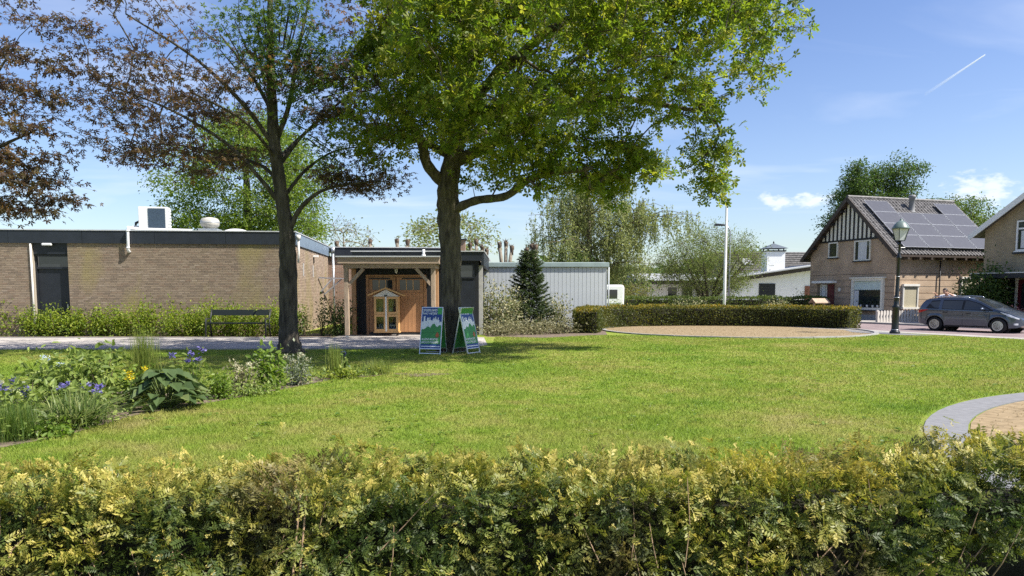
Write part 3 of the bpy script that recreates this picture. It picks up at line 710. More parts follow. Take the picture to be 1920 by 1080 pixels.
def tile_slope(parent, p_eave0, p_eave1, p_ridge0, nu, nv, m, name='roof_tiles'):
    """pantiled slope: nu rolls along the eave, nv courses up the slope, each course overlapping the one below"""
    e0, e1, r0 = (np.array(p, float) for p in (p_eave0, p_eave1, p_ridge0))
    U, Vv = e1 - e0, r0 - e0; N = np.cross(U, Vv); N /= np.linalg.norm(N)
    ku = 6; us = np.arange(nu*ku+1)/(nu*ku); ph = (us*nu) % 1.0
    prof = .034*np.sin(2*np.pi*ph)*np.where(ph < .5, 1.35, .55)
    V, F = [], []; nrow = len(us)
    for j in range(nv):
        for (v, lift) in ((j/nv, .058), ((j+1)/nv + .25/nv*(j < nv-1), .022)):
            V.append(e0 + us[:, None]*U + v*Vv + (prof + lift)[:, None]*N)
        V.append(e0 + us[:, None]*U + (j/nv)*Vv + (prof + .03)[:, None]*N)
        b_ = 3*j*nrow; i = np.arange(nrow-1)
        F.append(np.stack([b_+i, b_+i+1, b_+nrow+i+1, b_+nrow+i], 1)); F.append(np.stack([b_+2*nrow+i, b_+2*nrow+i+1, b_+i+1, b_+i], 1))
    o = place(name, np_mesh(name, np.concatenate(V), np.concatenate(F), m), parent)
    return tag(o, kind='stuff')

HR = math.atan2(.316, .949)
h1 = thing('brick_house', 'brick house with black and white striped gable and solar panels on its roof', 'house', (20.4, 39.7, 0), HR)
GW, HL, EZ, RZ = 6.5, 7.3, 3.83, 6.83
tp = (RZ-EZ)/(GW/2)
box('wall', M['hbrick'], h1, .0, HL, 0, GW, .35, EZ)
box('plinth', M['concrete'], h1, -.02, HL, -.02, GW, 0, .35)
MB().prism([(0, EZ), (GW, EZ), (GW/2, RZ)], 'x', .0, HL).build('gable_wall', M['hbrick'], h1)
# recessed joint courses of the lower storey
for z in (.85, 1.2, 1.55, 1.9, 2.25, 2.6):
    MB().box(.02, HL, -.006, .0, z, z+.022).build('joint_course', M['joint'], h1)
    MB().box(-.006, .0, .02, GW, z, z+.022).build('joint_course', M['joint'], h1)
# roof slopes with overhangs
ov, vo = .38, .38
for s in (0, 1):
    yE = -ov if s == 0 else GW+ov; zE = EZ - ov*tp; yR = GW/2
    q = MB(); th = .10
    q.add([(-vo, yE, zE), (HL+.2, yE, zE), (HL+.2, yR, RZ+.02), (-vo, yR, RZ+.02), (-vo, yE, zE+th), (HL+.2, yE, zE+th), (HL+.2, yR, RZ+.02+th), (-vo, yR, RZ+.02+th)],
          [(0,3,2,1),(4,5,6,7),(0,1,5,4),(1,2,6,5),(2,3,7,6),(3,0,4,7)])
    rf = q.build('roof', M['verge'], h1)
    e0, e1 = ((-vo, yE, zE+th), (HL+.2, yE, zE+th)) if s == 0 else ((HL+.2, yE, zE+th), (-vo, yE, zE+th))
    tile_slope(rf, e0, e1, (e0[0], yR, RZ+.02+th), 34, 15, M['rooftile'])
    MB().beam((-vo-.02, yE, zE+.02), (-vo-.02, yR, RZ+.06), .05, .22, (0, 0, 1)).build('barge_board', M['verge'], h1)
    MB().box(-vo, HL+.2, *( (yE-.12, yE-.005) if s == 0 else (yE+.005, yE+.12) ), zE-.02, zE+.09).build('gutter', M['verge'], h1)
MB().tube([(-vo, GW/2, RZ+.16), (HL+.2, GW/2, RZ+.16)], .11, 8).build('ridge', M['rooftile'], h1)
for k in range(5):     # rafter ends and purlin ends under the verge
    for sgn in (-1, 1):
        yy = GW/2 + sgn*(.5 + k*.72); zz = RZ - abs(yy-GW/2)*tp - .10
        box('purlin_end', M['stripeblack'], h1, -vo+.02, -.11, yy-.05, yy+.05, zz-.12, zz)
for k in range(9): box('rafter_end', M['verge'], h1, .3+k*.8, .42+k*.8, -.5, -.002, EZ-.5, EZ-.38)
# black and white boarding of the gable
gz0 = 4.62
yb0, yb1 = GW/2 - (RZ-gz0)/tp, GW/2 + (RZ-gz0)/tp
nb = 30; bw = (yb1-yb0)/nb
for i in range(nb):
    a, b_ = yb0 + i*bw, yb0 + (i+1)*bw
    za, zb = RZ - abs(a-GW/2)*tp - .02, RZ - abs(b_-GW/2)*tp - .02
    pr = -.03 if i % 2 else -.05
    MB().prism([(a, gz0), (b_, gz0), (b_, max(zb, gz0+.01)), (a, max(za, gz0+.01))], 'x', pr, -.005).build('gable_board', M['stripeblack'] if i % 2 else M['cream'], h1)
box('gable_trim', M['stripeblack'], h1, -.07, -.004, yb0-.05, yb1+.05, gz0-.10, gz0-.004)
# windows
window('window', h1, 'y', 1.71, 2.90, 3.36, 4.50, 0, -1, curtain=(2.0, 2.62))
window('window', h1, 'y', 4.19, 4.94, 3.62, 4.52, 0, -1)
bw_ = window('window', h1, 'y', .66, 2.93, .62, 2.36, 0, -1, fw=.13, fd=.16)
box('hood', M['cream'], bw_, -.22, -.004, .56, 3.03, 2.362, 2.44)
# scalloped blind and plants on the sill
bl = MB()
for i in range(12):
    a = .82 + i*.166; bl.prism([(a, 1.78), (a+.02, 1.74), (a+.083, 1.72), (a+.146, 1.74), (a+.166, 1.78), (a+.166, 2.22), (a, 2.22)], 'x', -.058, -.046)
bl.build('scalloped_blind', mat('pale_teal_blind', (.50, .60, .58), .7, .08, 4), bw_)
box('curtain', M['curtain'], bw_, -.056, -.044, 2.45, 2.78, .78, 1.70)
for i, (y, c) in enumerate(((2.2, (.6, .6, .58)), (1.75, (.62, .62, .62)), (1.35, (.45, .42, .46)), (1.0, (.6, .58, .55)))):
    pp = MB().lathe([(.05, .76), (.07, .90)], 10, (-.10, y, 0)).build('flower_pot', mat('pot_%d' % i, (.6, .6, .58), .4, .05), bw_, True)
    P = rng.normal(0, 1, (26, 3))*np.array([.03, .12, .09]) + np.array([-.10, y, 1.06])
    V, F, T = scatter(*LEAF['oval'], P, rng.normal(0, 1, (26, 3)), rng.normal(0, 1, (26, 3)), .11, rng.random(26))
    place('pot_plant', np_mesh('pot_plant', V, F, leafmat('sill_plant_%d' % i, ((0, (.03, .05, .03)), (.6, c), (1, sh(c, 1.1))))), pp)
# front door recess as a flat plate, its shade put into the colour
MB().box(-.012, -.002, 4.37, 5.84, .3, 2.12).build('door_recess_shade', mat('porch_shadow_brick', (.17, .13, .10), .8, .2, 4), h1)
box('door', M['doorred'], h1, -.05, -.014, 4.42, 4.92, .35, 2.06)
window('side_light', h1, 'y', 4.96, 5.50, .4, 2.06, -.012, -1, fw=.06, fd=.06, curtain=(5.06, 5.40))
box('door_hood', M['white'], h1, -.35, -.004, 4.25, 5.95, 2.14, 2.27)
MB().lathe([(.11, 0), (.11, .03)], 14, (-.035, 3.98, 1.75), 'x').build('number_plate', M['offwhite'], h1)
# roller shutters on the sunny side
for x0, x1, z0, z1 in ((.58, 1.50, .80, 1.92), (4.66, 5.95, .95, 2.34)):
    w_ = MB().box(x0-.07, x0, -.10, -.003, z0, z1).box(x1, x1+.07, -.10, -.003, z0, z1).box(x0-.09, x1+.09, -.15, -.003, z1+.002, z1+.12).box(x0-.09, x1+.09, -.16, -.003, z0-.10, z0-.002).build('shutter_frame', M['offwhite'], h1)
    n = int((z1-z0)/.055); sm = MB().box(x0, x1, -.055, -.025, .003, .052).mesh('slat', M['shutter'])
    for i in range(n): place('slat', sm, w_, (0, 0, z0+i*.055))
    box('brick_sill', M['farbrick'], w_, x0-.12, x1+.12, -.17, -.003, z0-.18, z0-.102)
MB().tube([(3.0, -.10, 3.3), (3.0, -.10, .3)], .035, 8).build('rain_pipe', M['dkmetal'], h1, True)
# solar panels: four rows of four, two left out round the flue
sl_len = math.hypot(GW/2+ov, RZ+.02-(EZ-ov*tp)); ang = math.atan2(RZ+.02-(EZ-ov*tp), GW/2+ov)
pmesh = MB().box(.008, 1.632, .008, .987, .0, .035).mesh('solar_panel', M['solar'])
fmesh = MB().box(0, 1.64, 0, .010, -.002, .042).box(0, 1.64, .985, .995, -.002, .042).box(0, .010, .011, .984, -.002, .042).box(1.63, 1.64, .011, .984, -.002, .042).mesh('panel_frame', M['steel'])
for r_ in range(4):
    for c_ in range(4):
        if r_ == 3 and c_ in (1, 2): continue
        v = .38 + r_*1.02; xx = .30 + c_*1.70
        o = place('solar_panel', pmesh, h1, (xx, -ov + v*math.cos(ang) - .19*math.sin(ang), EZ-ov*tp + .10 + v*math.sin(ang) + .19*math.cos(ang)), (ang, 0, 0))
        place('panel_frame', fmesh, o)
fl = MB().lathe([(.24, 0), (.20, .10), (.16, .16), (.16, .85), (.20, .88), (.20, 1.0), (.15, 1.05)], 16, (3.55, GW/2-.75, RZ-.72)).build('flue', mat('grey_flue', (.20, .20, .20), .6, .2, 6), h1, True)

# small roofed bird table in the front garden
bt_ = thing('bird_table', 'small weathered bird table with pitched roof by the house door', 'bird table', (16.95, 41.0, 0), HR)
for s in (-.34, .34): MB().box(s-.04, s+.04, -.04, .04, 0, 1.0).build('post', M['timber'], bt_)
MB().prism([(-.28, 1.0), (0, 1.22), (.28, 1.0), (.28, 1.04), (0, 1.27), (-.28, 1.04)], 'x', -.5, .5).build('roof', M['timber'], bt_)
box('tray', M['timber'], bt_, -.42, .42, -.2, .2, .58, .63)

# picket fences
M['picket'] = mat('weathered_white_picket', (.52, .48, .43), .75, .15, 5, stretch=(4, 4, .8))
def picket_fence(label, a, b_, h, nm='picket_fence'):
    a, b_ = Vector(a), Vector(b_); d = b_ - a; L = d.length
    f = thing(nm, label, 'fence', (a.x, a.y, 0), math.atan2(d.y, d.x))
    n = int(L/.19)
    pmz = MB().prism([(-.065, .04), (.065, .04), (.065, h*.42), (.035, h*.48), (.035, h*.60), (.065, h*.66), (.065, h-.05), (0, h), (-.065, h-.05)], 'y', -.012, .012).mesh('picket', M['picket'])
    for i in range(n+1): place('picket', pmz, f, (i*L/n, 0, random.uniform(-.008, .008)))
    for z in (.16, h-.2): box('rail', M['picket'], f, -.05, L+.05, .013, .05, z, z+.07)
    k = max(2, int(L/2)+1)
    for i in range(k): xx = i*L/(k-1); MB().box(xx-.05, xx+.05, .051, .14, 0, h+.02).build('post', M['picket'], f)
picket_fence('low weathered white picket fence beside the solar-panelled house', (18.65, 37.75), (23.0, 39.2), .68)
picket_fence('tall white picket gate at the far end of the house side wall', (24.2, 39.55), (26.3, 40.25), 1.72, 'picket_gate')

# ------------------------------------------------------------------ second house, right edge
h2 = thing('brick_house', 'yellow-brown brick house with white barge board and dark flat door canopy', 'house', (24.0, 38.0, 0), HR)
W2, L2, E2, T2 = 7.6, 9.0, 4.72, .63
A2 = E2 + W2/2*T2
box('wall', M['hbrick2'], h2, 0, L2, -W2, 0, 0, E2)
MB().prism([(0, E2), (-W2/2, A2), (-W2, E2)], 'x', 0, L2).build('gable_wall', M['hbrick2'], h2)
for s in (0, 1):
    yE = .55 if s == 0 else -W2-.55; zE = E2 - .55*T2; th = .12
    q = MB().add([(-.42, yE, zE), (L2+.3, yE, zE), (L2+.3, -W2/2, A2+.02), (-.42, -W2/2, A2+.02), (-.42, yE, zE+th), (L2+.3, yE, zE+th), (L2+.3, -W2/2, A2+.02+th), (-.42, -W2/2, A2+.02+th)],
                 [(0,3,2,1),(4,5,6,7),(0,1,5,4),(1,2,6,5),(2,3,7,6),(3,0,4,7)])
    rf = q.build('roof', M['rooftile'], h2)
    e0, e1 = ((L2+.3, yE, zE+th), (-.42, yE, zE+th)) if s == 0 else ((-.42, yE, zE+th), (L2+.3, yE, zE+th))
    tile_slope(rf, e0, e1, (e0[0], -W2/2, A2+.02+th), 44, 15, M['rooftile'])
    MB().beam((-.45, yE, zE+.0), (-.45, -W2/2, A2+.02), .05, .26, (0, 0, 1)).build('barge_board', M['white'], h2)
w2 = window('window', h2, 'y', -3.6, -1.72, 3.60, 5.05, 0, -1, frame=M['white'], mull=(-2.66,))
MB().box(-.085, -.045, -3.5, -1.82, 4.62, 4.70).build('transom', M['white'], w2)
MB().box(-.056, -.044, -2.58, -1.95, 3.72, 4.55).build('curtain', M['curtain'], w2)
box('brick_sill', M['dkmetal'], w2, -.17, -.003, -3.7, -1.62, 3.45, 3.535)
box('door_canopy', M['navy'], h2, -1.25, -.003, -6.5, -.35, 2.28, 2.50)
box('canopy_edge', M['cap'], h2, -1.28, -.002, -6.53, -.32, 2.503, 2.55)
box('wall', M['offwhite'], h2, -.10, -.003, -1.30, -1.18, .0, 2.28)
box('side_light', M['glass'], h2, -.06, -.003, -1.82, -1.305, .2, 2.28)
box('door_post', M['offwhite'], h2, -.10, -.003, -1.95, -1.825, .0, 2.28)
d2 = box('door', M['doorred'], h2, -.07, -.003, -2.95, -1.955, .05, 2.20)
box('door_pane', M['glass'], d2, -.078, -.071, -2.8, -2.15, .35, 2.0)
MB().lathe([(.03, 0), (.035, .04), (.02, .06)], 10, (-.13, -2.04, 1.05), 'x').build('door_knob', M['steel'], d2)

# ------------------------------------------------------------------ white bungalow with broad chimney
bg = thing('white_bungalow', 'low white bungalow with sloping grey roofs, dark eaves and a square white chimney', 'house', (0, 0, 0))
MB().prism([(16.9, 0), (25.5, 0), (25.5, 3.55), (16.9, 2.30)], 'y', 60, 68).build('wall', M['white'], bg)
MB().prism([(16.6, 2.26), (25.8, 3.62), (25.8, 3.92), (16.6, 2.56)], 'y', 59.4, 68.5).build('eaves', M['verge'], bg)
MB().prism([(16.5, 2.562), (25.8, 3.925), (25.8, 4.0), (16.5, 2.64)], 'y', 59.2, 68.6).build('roof', M['roofing'], bg)
box('wall', M['white'], bg, 11.0, 16.89, 62.5, 69, 0, 2.25)
box('eaves', M['verge'], bg, 10.4, 16.55, 60.8, 69.3, 2.25, 2.55)
MB().add([(10.3, 60.7, 2.56), (16.5, 60.7, 2.56), (16.5, 66, 3.25), (10.3, 66, 3.25), (10.3, 69, 2.56), (16.5, 69, 2.56)], [(0,1,2,3),(3,2,5,4),(0,3,4),(1,5,2)]).build('roof', M['roofing'], bg)
for x0, x1 in ((13.0, 13.9), (14.2, 15.2), (15.4, 16.4)): window('window', bg, 'x', x0, x1, .3, 2.1, 62.5, -1, frame=M['white'])
box('recess', M['dkmetal'], bg, 19.9, 21.2, 59.95, 59.998, .0, 2.3)
box('garage_door', mat('brown_wood_door', (.20, .075, .045), .5, .2, 4), bg, 23.6, 25.3, 59.93, 59.998, 0, 2.1)
ch = box('chimney', M['white'], bg, 21.35, 22.85, 62.5, 63.9, 2.9, 5.0)
box('chimney_band', M['dkmetal'], ch, 21.28, 22.92, 62.43, 63.97, 5.003, 5.10)
for sx in (21.45, 22.75):
    for sy in (62.6, 63.8): box('cap_leg', M['dkmetal'], ch, sx-.04, sx+.04, sy-.04, sy+.04, 5.10, 5.26)
MB().add([(21.15, 62.3, 5.262), (23.05, 62.3, 5.262), (23.05, 64.1, 5.262), (21.15, 64.1, 5.262), (22.1, 63.2, 5.72)], [(0,1,4),(1,2,4),(2,3,4),(3,0,4),(3,2,1,0)]).build('chimney_cap', mat('slate_cap', (.10, .12, .14), .5, .2), ch)
MB().lathe([(.05, 5.70), (.07, 5.8), (.02, 5.9)], 8, (22.1, 63.2, 0)).build('finial', M['dkmetal'], ch)
# roofs further off
fh = thing('tiled_house', 'house with dark tiled roof and skylight behind the white bungalow', 'house', (0, 0, 0))
box('wall', M['hbrick'], fh, 24, 34, 80, 88, 0, 3.4)
rf = MB().prism([(79.2, 3.1), (84, 6.1), (88.8, 3.1)], 'x', 23.4, 34.5).build('roof', M['rooftile'], fh)
for j in range(12): box('tile_course', M['rooftile'], rf, 23.38, 34.52, 79.3+j*.39, 79.72+j*.39, 3.16+j*.2437, 3.30+j*.2437)
q = MB().add([(25.2, 81.2, 4.52), (26.3, 81.2, 4.52), (26.3, 82.3, 5.20), (25.2, 82.3, 5.20)], [(0,1,2,3)]).build('roof_window', M['cap'], fh); q.location.z = .1
ch_h = thing('far_house', 'distant house with red brick chimney behind the black extension', 'house', (0, 0, 0))
box('wall', M['farbrick'], ch_h, -6, 2, 46, 52, 0, 2.3)
MB().prism([(45.6, 2.3), (49, 3.3), (52.4, 2.3)], 'x', -6.3, 2.3).build('roof', mat('brown_roof', (.20, .14, .11), .8, .2), ch_h)
c3 = box('chimney', M['farbrick'], ch_h, -3.45, -2.93, 46.8, 47.4, 3.0, 4.85); box('chimney_cap', M['dkmetal'], c3, -3.55, -2.83, 46.7, 47.5, 4.853, 4.93)

# caravan beside the shed
cv = thing('caravan', 'white caravan end showing between the grey shed and the hedge', 'caravan', (5.35, 42.0, 0))
MB().prism([(-.98, .55), (.98, .55), (1.0, 1.9), (.90, 2.02), (-.90, 2.02), (-1.0, 1.9)], 'y', 0, 4.2).build('body', M['white'], cv, bevel=.08)
box('rear_window', M['glass'], cv, -.6, .6, -.012, -.002, 1.25, 1.75)
MB().box(-.8, .8, -.015, -.003, .95, 1.0).build('trim_strip', M['zinc'], cv)
for s in (-.85, .85): MB().lathe([(.30, -.09), (.33, -.05), (.33, .05), (.30, .09)], 20, (s, 2.0, .33), 'x').build('wheel', M['dkmetal'], cv, True)
for s in (-.75, .75): box('rear_lamp', M['doorred'], cv, s-.1, s+.1, -.02, -.003, .68, .80)
box('bumper', M['zinc'], cv, -.9, .9, -.1, -.02, .52, .60)

# ------------------------------------------------------------------ poles and lamps
fp = thing('flag_pole', 'tall bare white flagpole behind the low curved hedge', 'flagpole', (10.85, 38.0, 0))
MB().lathe([(.075, 0), (.072, 2), (.055, 6.0), (.045, 6.1)], 14).build('pole', M['white'], fp, True)
MB().lathe([(.02, 6.1), (.06, 6.14), (.06, 6.18), (.02, 6.22)], 12).build('finial', M['white'], fp, True)
MB().tube([(.085, -.02, 1.2), (.07, -.02, 6.0)], .006, 4).build('halyard', M['offwhite'], fp)
st = thing('street_lamp', 'slim grey street lamp with short arm in front of the white bungalow', 'street lamp', (13.4, 46.0, 0))
MB().tube([(0, 0, 0), (0, 0, 3), (0, 0, 5.3), (-.1, 0, 5.55), (-.4, 0, 5.70)], [.07, .06, .045, .04, .035], 10).build('pole', M['zinc'], st, True)
MB().prism([(-.95, 5.66), (-.35, 5.66), (-.32, 5.74), (-.9, 5.80), (-1.0, 5.72)], 'y', -.13, .13).build('lamp_head', M['dkmetal'], st, bevel=.02)

ln = thing('lantern_post', 'old-style black cast-iron post with a four-sided glass lantern', 'street lamp', (14.78, 28.6, 0), R(8))
M['iron'] = mat('black_green_iron', (.010, .013, .013), .35, .3, 9, spec=.5)
ln.rotation_euler = (0, R(.8), R(8))
MB().lathe([(.19, 0), (.19, .08), (.15, .12), (.13, .20), (.12, .95), (.145, 1.0), (.145, 1.06), (.105, 1.10), (.09, 1.35), (.105, 1.38), (.105, 1.42), (.072, 1.50), (.062, 2.85), (.09, 2.90), (.09, 2.95), (.05, 3.02), (.045, 3.38), (.09, 3.42), (.05, 3.46), (.04, 3.56)], 16).build('column', M['iron'], ln, True)
for z, r_ in ((.16, .14), (1.08, .125), (1.4, .108), (2.2, .070), (2.92, .092)): MB().lathe([(r_, z-.012), (r_+.008, z), (r_, z+.012)], 16).build('collar_ring', M['steel'] if z in (.16, 2.2, 1.4) else M['iron'], ln, True)
MB().tube([(-.22, 0, 3.30), (.22, 0, 3.30)], .02, 8).build('ladder_bar', M['iron'], ln)
b0, b1, zb, zt = .115, .205, 3.56, 4.02
fr_ = MB()
for i in range(4):
    a, c_ = R(45+90*i), R(135+90*i)
    q0, q1 = (b0*1.414*math.cos(a), b0*1.414*math.sin(a), zb), (b1*1.414*math.cos(a), b1*1.414*math.sin(a), zt)
    fr_.beam(q0, q1, .022, .022)
    fr_.beam(q0, (b0*1.414*math.cos(c_), b0*1.414*math.sin(c_), zb), .022, .022); fr_.beam(q1, (b1*1.414*math.cos(c_), b1*1.414*math.sin(c_), zt), .03, .03)
fr_.build('lantern_frame', M['iron'], ln)
M['lampglass'] = mat('milky_lantern_glass', (.50, .52, .53), .2, .08, 4, spec=.5)
for i in range(4):
    a, c_ = R(45+90*i), R(135+90*i); k = 1.38
    MB().add([(b0*k*math.cos(a), b0*k*math.sin(a), zb+.01), (b0*k*math.cos(c_), b0*k*math.sin(c_), zb+.01), (b1*k*math.cos(c_), b1*k*math.sin(c_), zt-.01), (b1*k*math.cos(a), b1*k*math.sin(a), zt-.01)], [(0,1,2,3)]).build('lantern_pane', M['lampglass'], ln)
MB().lathe([(.32, 4.0), (.305, 4.05), (.25, 4.14), (.18, 4.24), (.14, 4.27), (.10, 4.30), (.05, 4.33), (.05, 4.36), (.025, 4.40)], 20).build('lantern_roof', mat('grey_green_hood', (.12, .16, .15), .4, .2, 5), ln, True)

# ------------------------------------------------------------------ bench
bn = thing('park_bench', 'dark green slatted bench with tubular legs against the young beech hedge', 'bench', (-9.72, 26.28, 0), R(2))
M['benchgreen'] = mat('dark_green_plank', (.006, .011, .010), .6, .25, 4, stretch=(.5, 6, 6))
for y, z in ((-.21, .50), (-.05, .485), (.11, .475)): MB().box(-1.0, 1.0, y, y+.13, z, z+.045).build('seat_slat', M['benchgreen'], bn, bevel=.006)
for y, z in ((.315, .78),): MB().add([(-1.0, y, z), (1.0, y, z), (1.0, y+.035, z-.005), (-1.0, y+.035, z-.005), (-1.0, y+.05, z+.20), (1.0, y+.05, z+.20), (1.0, y+.085, z+.195), (-1.0, y+.085, z+.195)], [(0,3,2,1),(4,5,6,7),(0,1,5,4),(1,2,6,5),(2,3,7,6),(3,0,4,7)]).build('back_slat', M['benchgreen'], bn)
for s in (-1.04, 1.04):
    MB().tube([(s, -.24, 0), (s, -.24, .62), (s, -.20, .66), (s, .22, .66)], .028, 8).build('front_leg', M['dkmetal'], bn, True)
    MB().tube([(s, .34, 0), (s, .20, .48), (s, .30, .72), (s, .40, 1.0)], .028, 8).build('rear_leg', M['dkmetal'], bn, True)
    MB().tube([(s, -.24, .455), (s, .21, .45)], .018, 6).build('side_rail', M['dkmetal'], bn)

# ------------------------------------------------------------------ sandwich boards at the oak
def textmesh(body, size, mat_, shear=.0):
    c = bpy.data.curves.new('lettering', 'FONT'); c.body = body; c.size = size; c.align_x = 'CENTER'; c.shear = shear; c.extrude = .0006; c.offset = .0015
    o = bpy.data.objects.new('lettering', c); COL.objects.link(o)
    m_ = bpy.data.meshes.new_from_object(o.evaluated_get(bpy.context.evaluated_depsgraph_get()))
    bpy.data.objects.remove(o); m_.materials.clear(); m_.materials.append(mat_); m_.name = 'lettering'
    return m_
M['pblue'] = mat('print_navy', (.018, .055, .24), .35, .04, 2)
M['pgreen'] = mat('print_green', (.05, .25, .06), .35, .05, 2)
M['pgreen2'] = mat('print_bright_green', (.07, .36, .09), .35, .05, 2)
M['pwhite'] = mat('print_white', (.78, .79, .80), .35, .03, 2)
M['porange'] = mat('print_orange', (.42, .11, .03), .35, .05, 2)
M['ptaupe'] = mat('print_taupe', (.36, .26, .21), .35, .05, 2)
M['alu'] = mat('aluminium_frame', (.62, .64, .67), .3, .08, 6, metallic=.7)
t1 = textmesh('OPGERUIMD', .088, M['pwhite'], .25); t2 = textmesh('STAAT NETJES!', .076, M['pwhite'], .25)
t3 = textmesh('KLEINE MOEITE,', .073, M['pwhite'], .25); t4 = textmesh('GROOT PLEZIER!', .073, M['pwhite'], .25)
def sandwich_board(label, loc, rz, lean=11.0):
    t = thing('sandwich_board', label, 'sign', loc, rz, None)
    W, H0, H1 = .275, .16, 1.22
    for s in (-1, 1):
        fr = MB().box(-W-.018, -W, -.015, .015, 0, H1+.02).box(W, W+.018, -.015, .015, 0, H1+.02).box(-W, W, -.014, .014, H1, H1+.02).box(-W, W, -.014, .014, H0-.02, H0).box(-W, W, -.01, .01, .02, .04).build('frame', M['alu'], t)
        fr.rotation_euler = (R(-lean)*1, 0, 0 if s < 0 else math.pi); fr.location = (0, -.24 if s < 0 else .24, 0)
        if s > 0: fr.rotation_euler = (R(lean), 0, 0); fr.scale = (1, 1, 1)
        sg = -1 if s < 0 else 1
        def Q(name, poly, d, m_):
            a, b_ = sg*(.002 + d), sg*(.0035 + d)
            return MB().prism(poly, 'y', min(a, b_), max(a, b_)).build(name, m_, fr)
        MB().box(-W, W, -.003, .003, H0, H1).build('panel', M['pgreen'], fr)
        Q('print_field', [(-W, .80), (W, .80), (W, H1), (-W, H1)], .002, M['pblue'])
        xs = [-W + i*2*W/24 for i in range(25)]
        up = [.86, .86, .99, 1.0, .88, .87, .96, .96, .90, .97, .90, .89, .88, .93, .96, .92, .99, .92, .91, .97, .90, .84, .86, .85, .82]
        # white skyline with hedge outline below, set as upright bars over the navy field
        for i, x_ in enumerate(xs[:-1]): Q('skyline_print', [(x_, .66), (x_+2*W/24, .66), (x_+2*W/24, up[i]), (x_, up[i])], .0045, M['pwhite'])
        hill = [(-W, .62), (-.2, .66), (-.1, .74), (-.03, .70), (.02, .79), (.08, .81), (.13, .74), (.17, .72), (.21, .77), (.26, .76), (W, .70)]
        Q('hedge_print', [(-W, .58)] + hill + [(W, .58)], .0065, M['pgreen'])
        Q('corner_tag', [(.15, 1.05), (W, 1.05), (W, H1), (.15, H1)], .0045, M['pgreen2'])
        Q('base_band', [(-W, H0), (W, H0), (W, H0+.11), (-W, H0+.11)], .002, M['pblue'])
        Q('base_line', [(-W+.02, H0+.04), (W-.02, H0+.04), (W-.02, H0+.065), (-W+.02, H0+.065)], .0045, M['pwhite'])
        Q('leaf_print', [(.13, .47), (.17, .44), (.21, .46), (.225, .51), (.20, .56), (.175, .62), (.15, .56), (.125, .52)], .0045, M['porange'])
        for tm, x_, z_ in ((t1, -.08, 1.125), (t2, -.085, 1.045), (t3, -.03, .375), (t4, -.03, .295)):
            o = place('lettering', tm, fr, (x_ if s < 0 else -x_, sg*.007, z_), (R(90), 0, 0 if s < 0 else math.pi), (.86, 1, 1))
    MB().beam((-W-.015, -.03, 1.235), (-W-.015, .03, 1.235), .03, .02).build('hinge', M['dkmetal'], t)
    MB().beam((W+.015, -.03, 1.235), (W+.015, .03, 1.235), .03, .02).build('hinge', M['dkmetal'], t)
    return t
sandwich_board('green and blue sandwich board on the porch side of the oak trunk, facing the lawn', (-2.05, 19.25, 0), R(-16))
sandwich_board('green and blue sandwich board standing on the shed side of the oak trunk', (-1.20, 19.42, 0), R(60), 13)
# ------------------------------------------------------------------ parked estate car
def interp(x, pts):
    xs, ys = zip(*pts); return np.interp(x, xs, ys)
TOP = [(-2.06, .62), (-2.04, .84), (-2.0, .95), (-1.93, 1.06), (-1.80, 1.30), (-1.72, 1.40), (-1.58, 1.46), (-1.2, 1.505), (-.7, 1.525), (-.2, 1.525), (.12, 1.50), (.4, 1.43), (.7, 1.30), (1.0, 1.14), (1.18, 1.045), (1.35, .985), (1.6, .90), (1.8, .81), (1.95, .72), (2.05, .62), (2.09, .52)]
AX = (-1.22, 1.32); WR = .315
def zbot(x):
    z = interp(x, [(-2.06, .38), (-1.9, .30), (-1.6, .26), (-.8, .22), (.9, .22), (1.7, .22), (1.95, .24), (2.09, .34)])
    for a in AX:
        d2 = .385**2 - (x-a)**2
        z = np.where(d2 > 0, np.maximum(z, .315 + np.sqrt(np.maximum(d2, 0))), z)
    return z
def plan(x): return interp(x, [(-2.06, .60), (-2.0, .72), (-1.85, .80), (-1.5, .845), (-1.0, .865), (1.0, .865), (1.4, .855), (1.7, .81), (1.9, .70), (2.03, .54), (2.09, .40)])
def belt(x): return interp(x, [(-2.06, 1.0), (1.2, .92), (2.09, .6)])
def halfw(x, z):
    b = belt(x); up = np.clip((z-b)/.55, 0, 1.2); dn = np.clip((b-z)/.7, 0, 1.2)
    flare = np.zeros_like(np.asarray(x, float))
    for a in AX:
        r_ = np.sqrt((x-a)**2 + (z-.315)**2); flare = np.maximum(flare, np.exp(-((r_-.41)/.05)**2)*.018)
    crease = -.012*np.exp(-((z-.80)/.035)**2)
    return plan(x)*(1 - .25*up**1.25 - .075*dn**2) + flare*(z < .8) + crease*(np.abs(x) < 1.6)
def grid_faces(nu, nv, flip=False):
    i, j = np.meshgrid(np.arange(nu-1), np.arange(nv-1), indexing='ij'); a = (i*nv + j).ravel()
    f = np.stack([a, a+nv, a+nv+1, a+1], 1); return f[:, ::-1] if flip else f
def crown(x, t): return np.where(x < .3, .045, .05)*(1 - np.abs(t)**2.2)
car = thing('parked_car', 'dark grey estate car parked on the brick road facing away from the striped gable', 'car', (18.9, 30.35, .008), R(-57)); car.scale = (.95, .95, .90)
M['carpaint'] = mat('metallic_dark_grey_paint', (.058, .078, .112), .28, .12, 40, metallic=.5, coat=1.0, spec=.5)
M['carglass'] = mat('tinted_car_glass', (.018, .023, .026), .03, .1, 2, spec=1.0)
M['carblack'] = mat('black_plastic', (.014, .014, .015), .5, .15, 20)
M['tyre'] = mat('tyre_rubber', (.016, .016, .017), .8, .15, 20)
M['alloy'] = mat('silver_alloy', (.55, .57, .60), .25, .05, 8, metallic=.8)
M['redlamp'] = mat('red_lamp_lens', (.45, .012, .02), .15, .08, 6, spec=.7)
